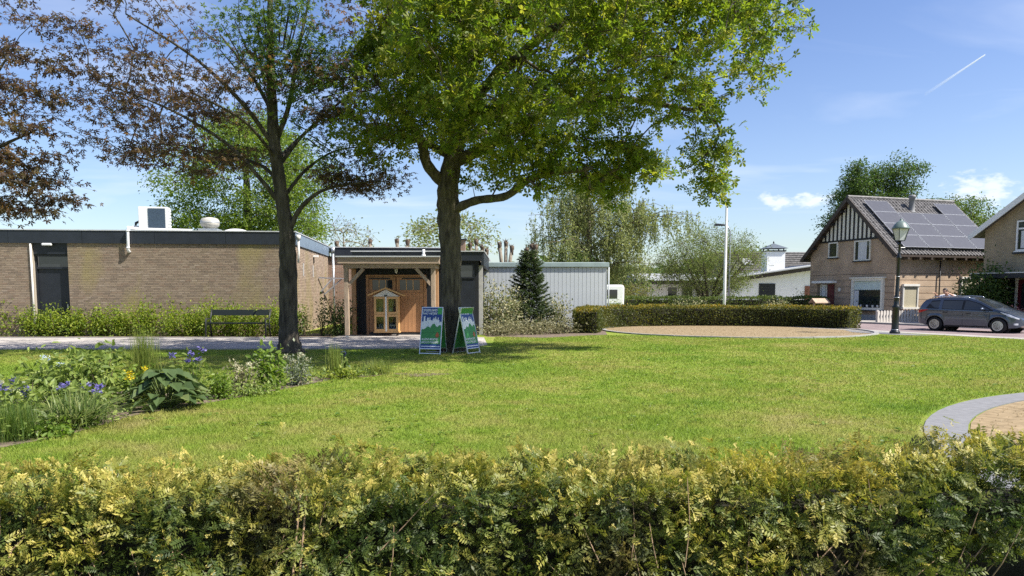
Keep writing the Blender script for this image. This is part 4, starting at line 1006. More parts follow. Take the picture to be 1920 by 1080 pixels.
M['clearlamp'] = mat('clear_lamp_lens', (.66, .69, .72), .12, .1, 10, spec=.9)
xs = np.unique(np.concatenate([np.linspace(-2.06, 2.09, 110), np.array(AX)[:, None].repeat(2, 1).ravel() + np.tile([-.385, .385], 2)]))
ts = np.linspace(0, 1, 22)
Xg = xs[:, None] + 0*ts; zt = interp(xs, TOP)[:, None]; zb_ = np.minimum(zbot(xs)[:, None], zt-.02); Zg = zb_ + (zt-zb_)*ts
Yg = halfw(Xg, Zg); nx, nt = Xg.shape
sideL = np.stack([Xg, Yg, Zg], -1).reshape(-1, 3); sideR = sideL*np.array([1, -1, 1])
tt = np.linspace(-1, 1, 17)
Xt = xs[:, None] + 0*tt; Yt = halfw(xs, zt[:, 0])[:, None]*tt; Zt = zt + crown(Xt, tt[None, :])
top = np.stack([Xt, Yt, Zt], -1).reshape(-1, 3)
zbe = np.minimum(zb_[:, 0], .3); Xu = Xt; Yu = halfw(xs, zb_[:, 0])[:, None]*tt; Zu = zb_ + 0*tt
under = np.stack([Xu, Yu, Zu], -1).reshape(-1, 3)
o1 = len(sideL)
Vc = np.concatenate([sideL, sideR, top, under])
Fc = np.concatenate([grid_faces(nx, nt, True), grid_faces(nx, nt)+o1, grid_faces(nx, 17)+2*o1, grid_faces(nx, 17, True)+2*o1+len(top)])
body = place('body', np_mesh('body', Vc, Fc, M['carpaint'], smooth=True), car)
def endcap(i, m_):   # nose and tail closing faces
    w = float(halfw(xs[i], zt[i, 0])); s = MB()
    L = [(float(Xg[i, j]), float(Yg[i, j]), float(Zg[i, j])) for j in range(nt)]; Rr = [(a, -b_, c_) for a, b_, c_ in L]
    for j in range(nt-1): s.add([L[j], L[j+1], Rr[j+1], Rr[j]], [(0, 1, 2, 3)])
    s.build('end_panel', m_, car)
endcap(0, M['carpaint']); endcap(-1, M['carblack'])
def patch(name, m_, x0, x1, lo, hi, side, off=.006, nu=14, nv=6, parent=None):
    """panel lying on the car's flank between two height curves"""
    u = np.linspace(x0, x1, nu); a, b_ = interp(u, lo), interp(u, hi); v = np.linspace(0, 1, nv)
    Xp = u[:, None] + 0*v; Zp = a[:, None] + (b_-a)[:, None]*v; Yp = (halfw(Xp, Zp) + off)*side
    return place(name, np_mesh(name, np.stack([Xp, Yp, Zp], -1).reshape(-1, 3), grid_faces(nu, nv, side > 0), m_, smooth=True), parent or car)
for s in (-1, 1):
    patch('side_trim', M['carblack'], -1.62, 1.12, [(-1.62, 1.02), (1.12, .955)], [(-1.62, 1.06), (-1.42, 1.385), (-.9, 1.425), (.1, 1.415), (.55, 1.285), (1.12, .985)], s, .003, 40)
    patch('front_window', M['carglass'], -.02, .98, [(-.02, 1.0), (.98, .985)], [(-.02, 1.385), (.12, 1.38), (.5, 1.27), (.98, 1.01)], s, .007)
    patch('rear_window', M['carglass'], -.92, -.11, [(-.92, 1.03), (-.11, 1.005)], [(-.92, 1.38), (-.11, 1.388)], s, .007)
    patch('quarter_window', M['carglass'], -1.50, -1.06, [(-1.50, 1.25), (-1.22, 1.05), (-1.06, 1.04)], [(-1.50, 1.27), (-1.40, 1.33), (-1.06, 1.365)], s, .007)
    patch('pillar', M['carpaint'], -1.06, -.93, [(-1.06, 1.0), (-.93, 1.0)], [(-1.06, 1.41), (-.93, 1.42)], s, .009)
    patch('rubbing_strip', mat('strip_grey', (.16, .17, .19), .4, .1, 9) if s == -1 else M['carblack'], -.78, .88, [(-.78, .60), (.88, .56)], [(-.78, .645), (.88, .605)], s, .014)
    patch('sill_trim', M['carblack'], -.80, .90, [(-.8, .225), (.9, .225)], [(-.8, .28), (.9, .28)], s, .008)
    patch('tail_lamp', M['redlamp'], -2.03, -1.52, [(-2.03, .80), (-1.86, .84), (-1.52, .965)], [(-2.03, .86), (-1.98, .95), (-1.52, .985)], s, .008)
    patch('head_lamp', M['clearlamp'], 1.40, 2.0, [(1.40, .90), (1.7, .73), (2.0, .60)], [(1.40, .915), (1.7, .83), (2.0, .655)], s, .010)
    patch('fog_lamp', M['clearlamp'], 1.86, 1.98, [(1.86, .36), (1.98, .36)], [(1.86, .44), (1.98, .44)], s, .008)
    for x0, z0 in ((-.88, .86), (.06, .825)): MB().box(x0, x0+.19, -.02, .02, -.016, .016).build('door_handle', M['carblack'], car, loc=(0, s*float(halfw(np.array(x0+.1), np.array(z0))+.012), z0), bevel=.006)
    for x0 in (-.085, .99): patch('door_gap', M['carblack'], x0, x0+.012, [(x0, .30), (x0+.012, .30)], [(x0, 1.0), (x0+.012, 1.0)], s, .003, 2)
    mr = MB().lathe([(.02, -.11), (.075, -.09), (.09, 0), (.075, .09), (.02, .11)], 12, (0, 0, 0), 'y').build('mirror', M['carpaint'], car, True, loc=(.74, s*.93, 1.03)); mr.scale = (.75, 1, .85)
    MB().beam((.78, s*.80, .985), (.75, s*.88, 1.0), .06, .03).build('mirror_arm', M['carblack'], car)
    MB().tube([(-1.48, s*.60, 1.50), (-1.42, s*.61, 1.56), (-.4, s*.62, 1.60), (.02, s*.61, 1.575), (.10, s*.60, 1.52)], .016, 8).build('roof_rail', M['alloy'], car, True)
    for k, ax in enumerate(AX):
        w = bpy.data.objects.new('wheel', MB().lathe([(.20, -.09), (.29, -.095), (.315, -.06), (.315, .06), (.29, .095), (.20, .09)], 32, (0, 0, 0), 'y').mesh('wheel', M['tyre'], True)); link(w, car); w.location = (ax, s*.765, .315)
        rim = MB().lathe([(.215, .0), (.215, .088), (.195, .094), (.195, .03), (.02, .03)], 32, (0, 0, 0), 'y')
        if s < 0: rim.v = [(a, -b_, c_) for a, b_, c_ in rim.v]
        rim.build('rim', M['dkmetal'], w, True)
        sp_ = MB()
        for q in range(5):
            a = 2*math.pi*q/5 + .3; c_, s2 = math.cos(a), math.sin(a)
            for p0, p1, wd in ((.0, .20, .062),): sp_.beam((c_*p0, s*.082, s2*p0), (c_*p1, s*.086, s2*p1), wd, .02, (0, 1, 0))
        sp_.lathe([(.21, .0), (.213, .1), (.19, .1), (.19, .0)], 32, (0, 0, 0), 'y') if s > 0 else sp_.lathe([(.21, -.1), (.213, .0), (.19, .0), (.19, -.1)], 32, (0, 0, 0), 'y')
        sp_.lathe([(.05, s*.07), (.05, s*.10)], 12, (0, 0, 0), 'y')
        sp_.build('spokes', M['alloy'], w)
        MB().lathe([(.40, -.02), (.40, .02)], 24, (ax, s*.60, .33), 'y').build('wheel_well', M['carblack'], car)
def toppatch(name, m_, x0, x1, k0, k1, off=.006, nu=16, nv=13):
    u = np.linspace(x0, x1, nu); v = np.linspace(-1, 1, nv); kk = np.linspace(k0, k1, nu)[:, None]
    zt_ = interp(u, TOP)[:, None]; Xp = u[:, None] + 0*v; Tp = kk*v; Yp = halfw(u, zt_[:, 0])[:, None]*Tp; Zp = zt_ + crown(Xp, Tp) + off
    return place(name, np_mesh(name, np.stack([Xp, Yp, Zp], -1).reshape(-1, 3), grid_faces(nu, nv), m_, smooth=True), car)
toppatch('windscreen', M['carglass'], .28, 1.17, .93, .93, .008)
toppatch('tailgate_window', M['carglass'], -1.94, -1.62, .86, .88, .012)
toppatch('sunroof', M['carglass'], -1.1, .05, .72, .78, .006)
MB().box(2.085, 2.11, -.26, .26, .40, .51).build('number_plate', mat('yellow_plate', (.60, .45, .03), .4, .05), car)
MB().box(-2.085, -2.055, -.26, .26, .70, .81).build('number_plate', mat('yellow_plate_rear', (.60, .45, .03), .4, .05), car)
MB().box(2.08, 2.10, -.36, .36, .53, .60).build('grille', M['carblack'], car)
MB().tube([(1.2, -.5, 1.075), (1.15, 0, 1.12), (1.16, .3, 1.12)], .012, 5).build('wiper', M['carblack'], car)

# ------------------------------------------------------------------ person leaning on the far side of the car
def skin_body(name, joints, edges, m_, parent=None, levels=2):
    me = bpy.data.meshes.new(name); me.from_pydata([j[0] for j in joints], edges, []); me.update(); me.materials.append(m_)
    o = link(bpy.data.objects.new(name, me), parent)
    sk = o.modifiers.new('skin', 'SKIN'); sk.use_smooth_shade = True
    if not me.skin_vertices: me.skin_vertices.new()
    for i, j in enumerate(joints):
        d = me.skin_vertices[0].data[i]; r_ = j[1]; d.radius = r_ if isinstance(r_, tuple) else (r_, r_); d.use_root = (i == 0)
    sb = o.modifiers.new('subdivision', 'SUBSURF'); sb.levels = sb.render_levels = levels
    return o
# local frame: person faces -y (towards the car), leans forward over the roof, torso bent to the +x side
pe = thing('person', 'person in white shirt leaning on the roof of the dark grey car', 'person', (19.14, 32.5, .008), R(-57))
M['skin'] = mat('skin', (.50, .29, .20), .5, .08, 6); M['shirt'] = mat('white_shirt', (.72, .74, .80), .8, .06, 6); M['jeans'] = mat('dark_jeans', (.03, .04, .07), .85, .2, 10); M['hair'] = mat('dark_brown_hair', (.025, .016, .011), .6, .3, 30)
J = [((.10, .20, .93), (.15, .12)), ((.08, .10, 1.10), (.14, .11)), ((.04, -.05, 1.27), (.16, .115)), ((.0, -.16, 1.41), (.15, .11)), ((-.02, -.21, 1.48), .055), ((-.04, -.25, 1.535), .05),
     ((-.17, -.16, 1.41), .062), ((-.32, -.30, 1.38), .048), ((-.36, -.50, 1.50), .038), ((-.33, -.60, 1.555), .028),
     ((.18, -.14, 1.41), .062), ((.36, -.28, 1.40), .048), ((.26, -.48, 1.50), .038), ((.18, -.56, 1.555), .028),
     ((0.0, .20, .88), .095), ((-.02, .12, .48), .068), ((-.02, .18, .10), .045), ((-.02, .06, .045), .04),
     ((.20, .20, .88), .095), ((.22, .14, .48), .068), ((.22, .20, .10), .045), ((.22, .08, .045), .04)]
Eg = [(0,1),(1,2),(2,3),(3,4),(4,5),(3,6),(6,7),(7,8),(8,9),(3,10),(10,11),(11,12),(12,13),(0,14),(14,15),(15,16),(16,17),(0,18),(18,19),(19,20),(20,21)]
pb = skin_body('body', J, Eg, M['skin'], pe)
# shirt and trousers follow the same skeleton, slightly fuller
sj = [0, 1, 2, 3, 6, 7, 10, 11]; fat = lambda r_, k: tuple(x+k for x in r_) if isinstance(r_, tuple) else r_+k
JS = [(J[i][0], fat(J[i][1], .036)) for i in sj]; skin_body('shirt', JS, [(0,1),(1,2),(2,3),(3,4),(4,5),(3,6),(6,7)], M['shirt'], pe)
JT_ = [(J[0][0], fat(J[0][1], .030))] + [(J[i][0], fat(J[i][1], .016)) for i in (14, 15, 16, 18, 19, 20)]; skin_body('trousers', JT_, [(0,1),(1,2),(2,3),(0,4),(4,5),(5,6)], M['jeans'], pe)
hm = MB().lathe([(.03, -.125), (.058, -.10), (.072, -.05), (.080, 0), (.080, .05), (.066, .095), (.035, .12), (.01, .128)], 18)
hm.v = [(a, b_*1.18 - (.012 if b_ < -.05 and -.03 < c_ < .02 else 0), c_) for a, b_, c_ in hm.v]
hd = hm.build('head', M['skin'], pe, True, loc=(-.06, -.29, 1.625)); hd.rotation_euler = (R(28), R(-10), R(-20))
MB().tube([(0, -.095, .015), (0, -.118, -.02), (0, -.098, -.032)], [.010, .016, .012], 6).build('nose', M['skin'], hd, True)
for s in (-1, 1):
    MB().lathe([(.004, -.006), (.012, 0), (.004, .006)], 8, (s*.031, -.088, .015), 'y').build('eye', M['dkmetal'], hd, True)
    MB().lathe([(.006, -.01), (.026, 0), (.006, .01)], 10, (s*.082, .01, -.01), 'x').build('ear', M['skin'], hd, True)
MB().beam((-.024, -.084, -.062), (.024, -.084, -.062), .008, .006).build('mouth', M['redlamp'], hd)
hr = MB().lathe([(.086, -.02), (.089, .03), (.078, .10), (.045, .135), (.01, .142)], 18); hr.v = [(a, b_*1.18 + .022, c_ - (.05 if b_ > .02 else 0) * (1 if c_ < .02 else 0)) for a, b_, c_ in hr.v]
hr.build('hair', M['hair'], hd, True)
for s, c_ in ((-1, J[9][0]), (1, J[13][0])):     # hands resting on the roof, fingers spread
    hn = MB().box(-.040, .040, -.075, .02, -.012, .012)
    for q in range(4): hn.tube([(-.031+q*.021, -.07, 0), (-.034+q*.0235, -.105, .004), (-.036+q*.025, -.135-(.012 if q in (1, 2) else 0), -.004)], [.0095, .009, .007], 6)
    hn.tube([(-s*.04, -.02, 0), (-s*.068, -.05, .0), (-s*.075, -.08, -.004)], [.011, .010, .008], 6)
    hn.build('hand', M['skin'], pe, True, loc=(c_[0], c_[1]-.01, c_[2]+.012), bevel=.004)
# ------------------------------------------------------------------ trees
def rvec(n, s=1.0): return rng.normal(0, s, (n, 3))
class Tubes:
    """many thin tapered prisms collected into one mesh"""
    def __init__(s): s.a, s.b, s.ra, s.rb = [], [], [], []
    def add(s, a, b, ra, rb): s.a.append(np.atleast_2d(a)); s.b.append(np.atleast_2d(b)); s.ra.append(np.atleast_1d(ra)); s.rb.append(np.atleast_1d(rb))
    def build(s, name, m, parent, n=5, stuff=False):
        a, b = np.concatenate(s.a), np.concatenate(s.b); ra, rb = np.concatenate(s.ra), np.concatenate(s.rb)
        d = unit(b-a); x = np.cross(d, np.array([.31, .17, .93])); x = unit(x); y = np.cross(d, x)
        V = []
        for k in range(n):
            t = 2*math.pi*k/n; o = x*math.cos(t) + y*math.sin(t); V += [a + o*ra[:, None], b + o*rb[:, None]]
        V = np.stack(V, 1).reshape(-1, 3); base = np.arange(len(a))*2*n
        F = np.concatenate([np.stack([base+2*k, base+2*((k+1) % n), base+2*((k+1) % n)+1, base+2*k+1], 1) for k in range(n)])
        o = place(name, np_mesh(name, V, F, m, smooth=True), parent)
        return tag(o, kind='stuff') if stuff else o

def resample(pts, step=.3):
    pts = np.array(pts, float); out = [pts[0]]
    for p, q in zip(pts[:-1], pts[1:]):
        n = max(1, int(np.linalg.norm(q-p)/step)); out += [p + (q-p)*i/n for i in range(1, n+1)]
    return np.array(out)

def smoothline(pts, n=8):
    """Catmull-Rom through control points (x,y,z,r)"""
    P = np.array(pts, float); P = np.vstack([2*P[0]-P[1], P, 2*P[-1]-P[-2]]); out = []
    for i in range(1, len(P)-2):
        for t in np.linspace(0, 1, n, endpoint=False):
            a, b, c, d = P[i-1], P[i], P[i+1], P[i+2]
            out.append(.5*((2*b) + (-a+c)*t + (2*a-5*b+4*c-d)*t*t + (-a+3*b-3*c+d)*t**3))
    out.append(P[-2]); return np.array(out)

def make_tree(name, label, cat, base, limbs, clusters, leaf, leaf_n, leaf_size, spread, mats, group=None, tipr=.010, droop=.25, upn=.6, twigs=5, wob=.10,
              maxr=.16, tint=None, sides=12, expo=.42):
    """limbs: list of (x,y,z,r) control lines relative to the base; clusters: (N,3) leaf-clump centres relative to the base"""
    bark, twigm, leafm = mats
    t = thing(name, label, cat, base, 0, group)
    nodes = []
    for i, L in enumerate(limbs):
        S = smoothline(L)
        ring_r = S[:, 3]*(1 + .05*np.sin(np.arange(len(S))*1.7 + i))
        mb = MB().tube(S[:, :3], list(ring_r), 28 if i == 0 else 9)
        if i == 0:      # root flare and uneven bark
            vv = np.array(mb.v); th = np.arctan2(vv[:, 1], vv[:, 0]); fl = np.clip((.55-vv[:, 2])/.55, 0, 1)**2
            k_ = 1 + fl*.24*(.6 + .4*np.sin(5*th+1)) + rng.normal(0, .022, len(vv)); low = vv[:, 2] < 4
            vv[:, :2] = np.where(low[:, None], vv[:, :2]*k_[:, None], vv[:, :2]); mb.v = [tuple(p) for p in vv]
        mb.build('trunk' if i == 0 else 'limb', bark, t, True)
        nodes.append(resample(S[:, :3], .25))
    main = np.concatenate(nodes); pos = main.copy(); par = [-1]*len(pos); main_n = len(pos)
    order = np.argsort(np.min(np.linalg.norm(clusters[:, None]-main[None, ::4], axis=2), axis=1))
    pos = list(pos); arr = np.array(pos); tips = []
    for ci in order:
        c = clusters[ci]; dv = arr - c; d = np.linalg.norm(dv, axis=1)
        cost = d + .7*np.maximum(0, arr[:, 2]-c[2]+.0) + .15*np.linalg.norm(arr[:, :2]-c[:2], axis=1)
        k = int(np.argmin(cost)); n = max(2, int(d[k]/.35)); p0 = arr[k]; L = d[k]
        perp = rvec(1)[0]*wob*L; idx = k; new = []
        for i in range(1, n+1):
            s = i/n; q = p0 + (c-p0)*s + perp*math.sin(math.pi*s)*.6 + np.array([0, 0, .10*L*math.sin(math.pi*s)]) + rvec(1)[0]*.02*L*(i < n)
            par.append(idx); idx = len(arr) + len(new); new.append(q)
        arr = np.vstack([arr, new]); tips.append(idx)
    cnt = np.zeros(len(arr))
    for k in tips: cnt[k] += 1
    for k in range(len(arr)-1, main_n-1, -1): cnt[par[k]] += cnt[k]
    rad = np.minimum(tipr*np.maximum(cnt, 1)**expo, maxr)
    tb = Tubes(); ids = np.arange(main_n, len(arr)); pr = np.array(par)[ids]
    r0 = np.where(pr < main_n, rad[ids]*1.15, rad[pr]); tb.add(arr[pr], arr[ids], np.minimum(r0, rad[ids]*1.6), rad[ids])
    tb.build('branches', bark, t, 6, True)
    # leaves and twigs
    N = len(clusters); sp = np.asarray(spread)
    off = rvec(N*leaf_n)*sp*.5; off = np.clip(off, -1.5*sp, 1.5*sp)
    cen = np.repeat(clusters, leaf_n, 0); P = cen + off
    tw = Tubes(); sel = rng.random(len(P)) < twigs/leaf_n
    tw.add(cen[sel]*.8 + P[sel]*.2, P[sel], tipr*.6, tipr*.3); tw.build('twigs', twigm, t, 3, True)
    X = unit(off)*1.0 + rvec(len(P), .55) + np.array([0, 0, -droop]); Z = rvec(len(P), .6) + np.array([0, 0, upn])
    S = leaf_size*rng.uniform(.65, 1.25, len(P)); T = (tint(P) if tint else rng.random(len(P)))
    V, F, T = scatter(*LEAF[leaf], P, X, Z, S, T)
    tag(place('crown', np_mesh('crown', V, F, leafm, {'tint': T}), t), kind='stuff')
    return t

def blobs(n, c, r, hollow=.0, zmin=None):
    """points spread through an ellipsoid, denser to the rim when hollow>0"""
    d = unit(rvec(n)); rr = (hollow**3 + rng.random(n)*(1-hollow**3))**(1/3); P = d*rr[:, None]*np.array(r) + np.array(c)
    return P if zmin is None else P[P[:, 2] > zmin]

M['gardenleaf'] = leafmat('garden_tree_leaves', ((0, (.095, .130, .035)), (.6, (.15, .19, .05)), (1, (.22, .25, .075))), trans=.45)
M['birchleaf'] = leafmat('birch_leaves', ((0, (.15, .185, .065)), (.6, (.23, .26, .095)), (1, (.32, .33, .14))), trans=.5)
M['featherleaf'] = leafmat('feathery_leaves', ((0, (.075, .125, .018)), (.5, (.125, .185, .028)), (1, (.20, .25, .04))), trans=.45)
M['oakleaf'] = leafmat('oak_leaves', ((0, (.076, .122, .017)), (.5, (.130, .180, .025)), (.85, (.200, .230, .035)), (1, (.28, .275, .05))), trans=.56)
M['mapleleaf'] = leafmat('copper_maple_leaves', ((0, (.044, .026, .020)), (.35, (.070, .043, .026)), (.62, (.080, .068, .028)), (.86, (.135, .080, .032)), (1, (.21, .120, .045))), trans=.45)
M['maplegreen'] = leafmat('green_maple_leaves', ((0, (.045, .085, .018)), (.6, (.075, .13, .022)), (1, (.17, .22, .04))), trans=.42)
M['midgreen'] = leafmat('mid_green_leaves', ((0, (.050, .085, .018)), (.5, (.085, .13, .026)), (1, (.15, .19, .035))), trans=.35)
M['deepgreen'] = leafmat('deep_green_leaves', ((0, (.036, .070, .018)), (.6, (.066, .112, .026)), (1, (.115, .165, .035))), trans=.35)
M['limegreen'] = leafmat('fresh_lime_leaves', ((0, (.10, .145, .022)), (.5, (.17, .215, .032)), (1, (.27, .29, .05))), trans=.4)
M['palegreen'] = leafmat('pale_spring_leaves', ((0, (.12, .15, .045)), (.6, (.19, .22, .07)), (1, (.27, .28, .11))), trans=.4)
M['greygreen'] = leafmat('grey_green_leaves', ((0, (.12, .135, .055)), (.6, (.19, .20, .075)), (1, (.27, .27, .11))), trans=.45)

# --- oak in the lawn
ob = (-1.65, 19.9, 0)
limbs = [[(0, 0, -.05, .40), (.0, 0, .25, .32), (.0, 0, 1.2, .29), (.02, 0, 2.6, .275), (-.03, 0, 3.7, .30), (-.02, 0, 4.5, .27), (.25, .1, 5.9, .22), (.5, .2, 7.4, .18), (.55, .2, 9.3, .12), (.5, .2, 11.2, .05)],
         [(.05, -.05, 3.75, .13), (.7, -.3, 3.98, .11), (1.5, -.7, 4.05, .10), (2.2, -1.1, 4.45, .085), (3.6, -1.6, 4.6, .05)],
         [(-.1, 0, 4.4, .16), (-.55, -.2, 4.9, .14), (-.75, -.4, 5.6, .12), (-1.5, -.8, 6.6, .07), (-2.3, -1.2, 7.4, .04)],
         [(.1, .05, 5.0, .17), (1.1, .0, 5.5, .15), (2.4, .1, 6.3, .12), (4.3, .2, 6.7, .09), (6.6, .3, 6.4, .05)],
         [(.35, .1, 6.4, .16), (1.4, -.4, 7.2, .13), (3.0, -.9, 8.3, .10), (5.4, -.9, 8.7, .06), (7.6, -.6, 8.2, .03)],
         [(.4, .15, 6.8, .12), (-.4, .9, 7.9, .10), (-1.3, 1.9, 8.8, .06)],
         [(.5, .2, 7.8, .12), (1.5, 1.4, 8.8, .09), (2.8, 2.9, 9.6, .05)],
         [(.2, .1, 5.7, .14), (.8, -1.4, 6.2, .11), (1.4, -3.0, 6.6, .07), (2.0, -4.6, 6.3, .035)],
         [(.2, .1, 5.6, .13), (.9, 1.5, 6.1, .10), (2.0, 3.4, 6.5, .05)],
         [(.3, .1, 6.3, .14), (.9, -2.0, 7.3, .11), (1.4, -4.6, 7.9, .07), (1.6, -7.0, 7.6, .03)],
         [(0, .05, 5.2, .12), (-.9, .5, 5.7, .09), (-2.0, .9, 5.9, .045)],
         [(.5, .2, 9.0, .10), (1.7, -.6, 10.2, .07), (3.3, -1.2, 11.0, .04)]]
cl_ = np.concatenate([
    blobs(265, (2.3, -.5, 7.2), (4.4, 4.9, 2.4), .45), blobs(130, (3.0, -.2, 9.8), (4.6, 4.2, 2.2), .4), blobs(50, (.1, 0, 10.2), (3.4, 3.4, 2.4), .4),
    blobs(46, (-1.7, -.5, 6.4), (1.5, 2.2, 1.9), .3), blobs(40, (6.9, -.2, 7.9), (2.2, 2.4, 1.5), .35), blobs(48, (2.7, -1.1, 4.75), (2.6, 1.7, .7), .2),
    blobs(20, (4.4, -.6, 4.6), (1.1, 1.4, 1.0), .2), blobs(16, (6.7, .2, 5.6), (.75, 1.0, 1.3), .1), blobs(8, (7.0, .0, 4.5), (.35, .6, .5), .1), blobs(60, (1.2, -3.4, 5.9), (3.0, 1.9, 1.2), .3), blobs(70, (1.3, -5.4, 7.6), (3.4, 2.2, 1.6), .3), blobs(64, (5.4, -3.3, 7.6), (2.4, 2.2, 1.5), .3)])
cl_ = cl_[(cl_[:, 2] > 3.95) & (cl_[:, 0] > -2.3)]
make_tree('oak_tree', 'stout spreading oak in fresh green leaf growing in the lawn beside the sandwich boards', 'tree', ob, limbs, cl_, 'oakspray', 29, .128, (.44, .44, .27), (M['oakbark'], M['twig'], M['oakleaf']), droop=.15, twigs=9, tipr=.009)

# --- copper maple in front of the hall
mb_ = (-5.85, 19.5, 0)
limbs = [[(0, 0, -.05, .36), (-.02, 0, .2, .28), (-.03, 0, .9, .235), (0, 0, 2.2, .225), (-.02, 0, 3.2, .19), (-.15, 0, 4.3, .165), (-.28, 0, 5.6, .15), (-.32, .05, 7.0, .115), (-.30, .05, 8.8, .07), (-.2, .1, 10.5, .03)],
         [(.02, 0, 3.1, .10), (.35, -.1, 3.7, .085), (.9, -.2, 4.15, .06), (1.7, -.3, 4.35, .035), (2.6, -.4, 4.4, .018)],
         [(-.1, 0, 3.8, .09), (-.6, -.2, 4.5, .075), (-1.3, -.4, 5.3, .06), (-2.6, -.7, 6.1, .04), (-4.2, -1.0, 6.7, .02)],
         [(-.15, 0, 4.4, .08), (-.7, .2, 4.9, .06), (-1.7, .4, 5.2, .045), (-3.0, .7, 5.5, .025), (-4.4, 1.0, 5.6, .012)],
         [(-.25, 0, 5.3, .09), (-.9, -.4, 6.3, .07), (-1.9, -.9, 7.3, .05), (-3.2, -1.5, 8.1, .025)],
         [(-.25, 0, 5.4, .10), (.1, .1, 6.4, .085), (.35, .2, 7.8, .06), (.7, .3, 9.4, .03)],
         [(-.2, 0, 4.8, .07), (.4, .3, 5.7, .055), (1.3, .6, 6.6, .04), (2.3, .9, 7.4, .02)],
         [(-.1, 0, 4.0, .07), (.4, .4, 4.8, .055), (1.1, .9, 5.4, .035), (2.0, 1.3, 5.6, .018)],
         [(-.3, 0, 6.2, .08), (-1.0, .5, 7.3, .06), (-2.0, 1.1, 8.5, .03)],
         [(-.2, 0, 5.0, .07), (-.6, -1.2, 5.7, .05), (-1.2, -2.6, 6.0, .025)],
         [(-.2, 0, 5.0, .07), (.1, 1.3, 5.9, .05), (.2, 2.7, 6.5, .025)]]
limbs = [limbs[0]] + [[(a, b, c, r_*.72) for a, b, c, r_ in L] for L in limbs[1:]]
cl_ = np.concatenate([blobs(120, (-.8, 0, 8.3), (4.9, 3.6, 2.5), .6), blobs(56, (-3.4, -.2, 6.3), (2.3, 2.4, 1.0), .3), blobs(26, (-3.2, .1, 5.1), (1.9, 1.8, .5), .2),
                      blobs(26, (1.9, .2, 4.6), (1.2, 1.4, .4), .2), blobs(24, (1.6, .3, 6.3), (1.2, 2.0, 1.3), .4), blobs(8, (-1.5, -.3, 4.9), (1.2, 1.4, .5), .2)])
cl_ = cl_[cl_[:, 2] > 4.15]
make_tree('copper_maple_tree', 'slender copper-leaved maple with ascending limbs standing by the paved walk', 'tree', mb_, limbs, cl_, 'maple', 40, .105, (.60, .60, .17), (M['bark'], M['bark'], M['mapleleaf']), droop=.35, upn=.9, twigs=8, tipr=.0065, expo=.40)
# green reverted shoots in the same maple
gr_c = np.concatenate([blobs(34, (-.1, -.9, 7.7), (1.5, .9, 1.1), .2), blobs(26, (1.1, -.5, 6.4), (.9, .9, 1.6), .2)])
tm = [o for o in bpy.data.objects if o.name == 'copper_maple_tree'][0]
off = rvec(len(gr_c)*46)*np.array([.28, .28, .16]); P = np.repeat(gr_c, 46, 0) + off
V, F, T = scatter(*LEAF['maple'], P, unit(off) + rvec(len(P), .5) - np.array([0, 0, .3]), rvec(len(P), .5) + np.array([0, 0, .8]), .11*rng.uniform(.7, 1.2, len(P)), rng.random(len(P)))
tag(place('green_shoots', np_mesh('green_shoots', V, F, M['maplegreen'], {'tint': T}), tm, ), label='fresh green leaves among the copper ones', kind='stuff')
tw = Tubes(); src = np.array([-.3, 0, 6.2]); tw.add(np.repeat(src[None], len(gr_c), 0)*.35 + gr_c*.65, gr_c, .02, .01); tw.build('shoot_stems', M['bark'], tm, 5, True)

# --- second copper maple, trunk beyond the left edge of the view
limbs = [[(0, 0, -.05, .30), (0, 0, .3, .24), (.05, 0, 2.2, .20), (.15, 0, 3.4, .17), (.45, 0, 4.8, .12), (.85, 0, 6.4, .085), (1.15, 0, 8.2, .05), (1.3, 0, 9.6, .02)],
         [(.1, 0, 3.0, .12), (-.2, .1, 4.4, .10), (-.1, .2, 6.2, .07), (-.3, .2, 8.6, .03)],
         [(.2, 0, 3.6, .07), (.9, -.2, 4.0, .05), (1.7, -.3, 4.1, .03), (2.4, -.4, 3.9, .015)],
         [(.3, 0, 4.2, .06), (1.0, .3, 4.9, .045), (1.9, .5, 5.4, .02)],
         [(.5, 0, 5.0, .05), (1.2, -.3, 5.9, .04), (2.0, -.5, 6.8, .02)],
         [(.1, 0, 3.3, .07), (-.6, -.6, 4.2, .05), (-1.6, -1.2, 5.0, .02)]]
cl_ = np.concatenate([blobs(46, (1.0, 0, 3.95), (1.6, 1.9, .75), .2), blobs(22, (1.1, .1, 5.0), (1.3, 1.8, .8), .3), blobs(56, (.9, 0, 7.2), (1.9, 2.4, 1.6), .3), blobs(30, (-1.3, 0, 5.6), (1.5, 2.0, 2.2), .3), blobs(20, (.5, 0, 9.0), (1.8, 2.0, .9), .3)])
make_tree('copper_maple_tree', 'low-branched copper maple whose leaves hang before the hall roof and its side door', 'tree', (-13.05, 17.3, 0), limbs, cl_, 'maple', 46, .115, (.50, .50, .17), (M['bark'], M['twig'], M['mapleleaf']), droop=.45, upn=.8, twigs=8, tipr=.0065, expo=.4)

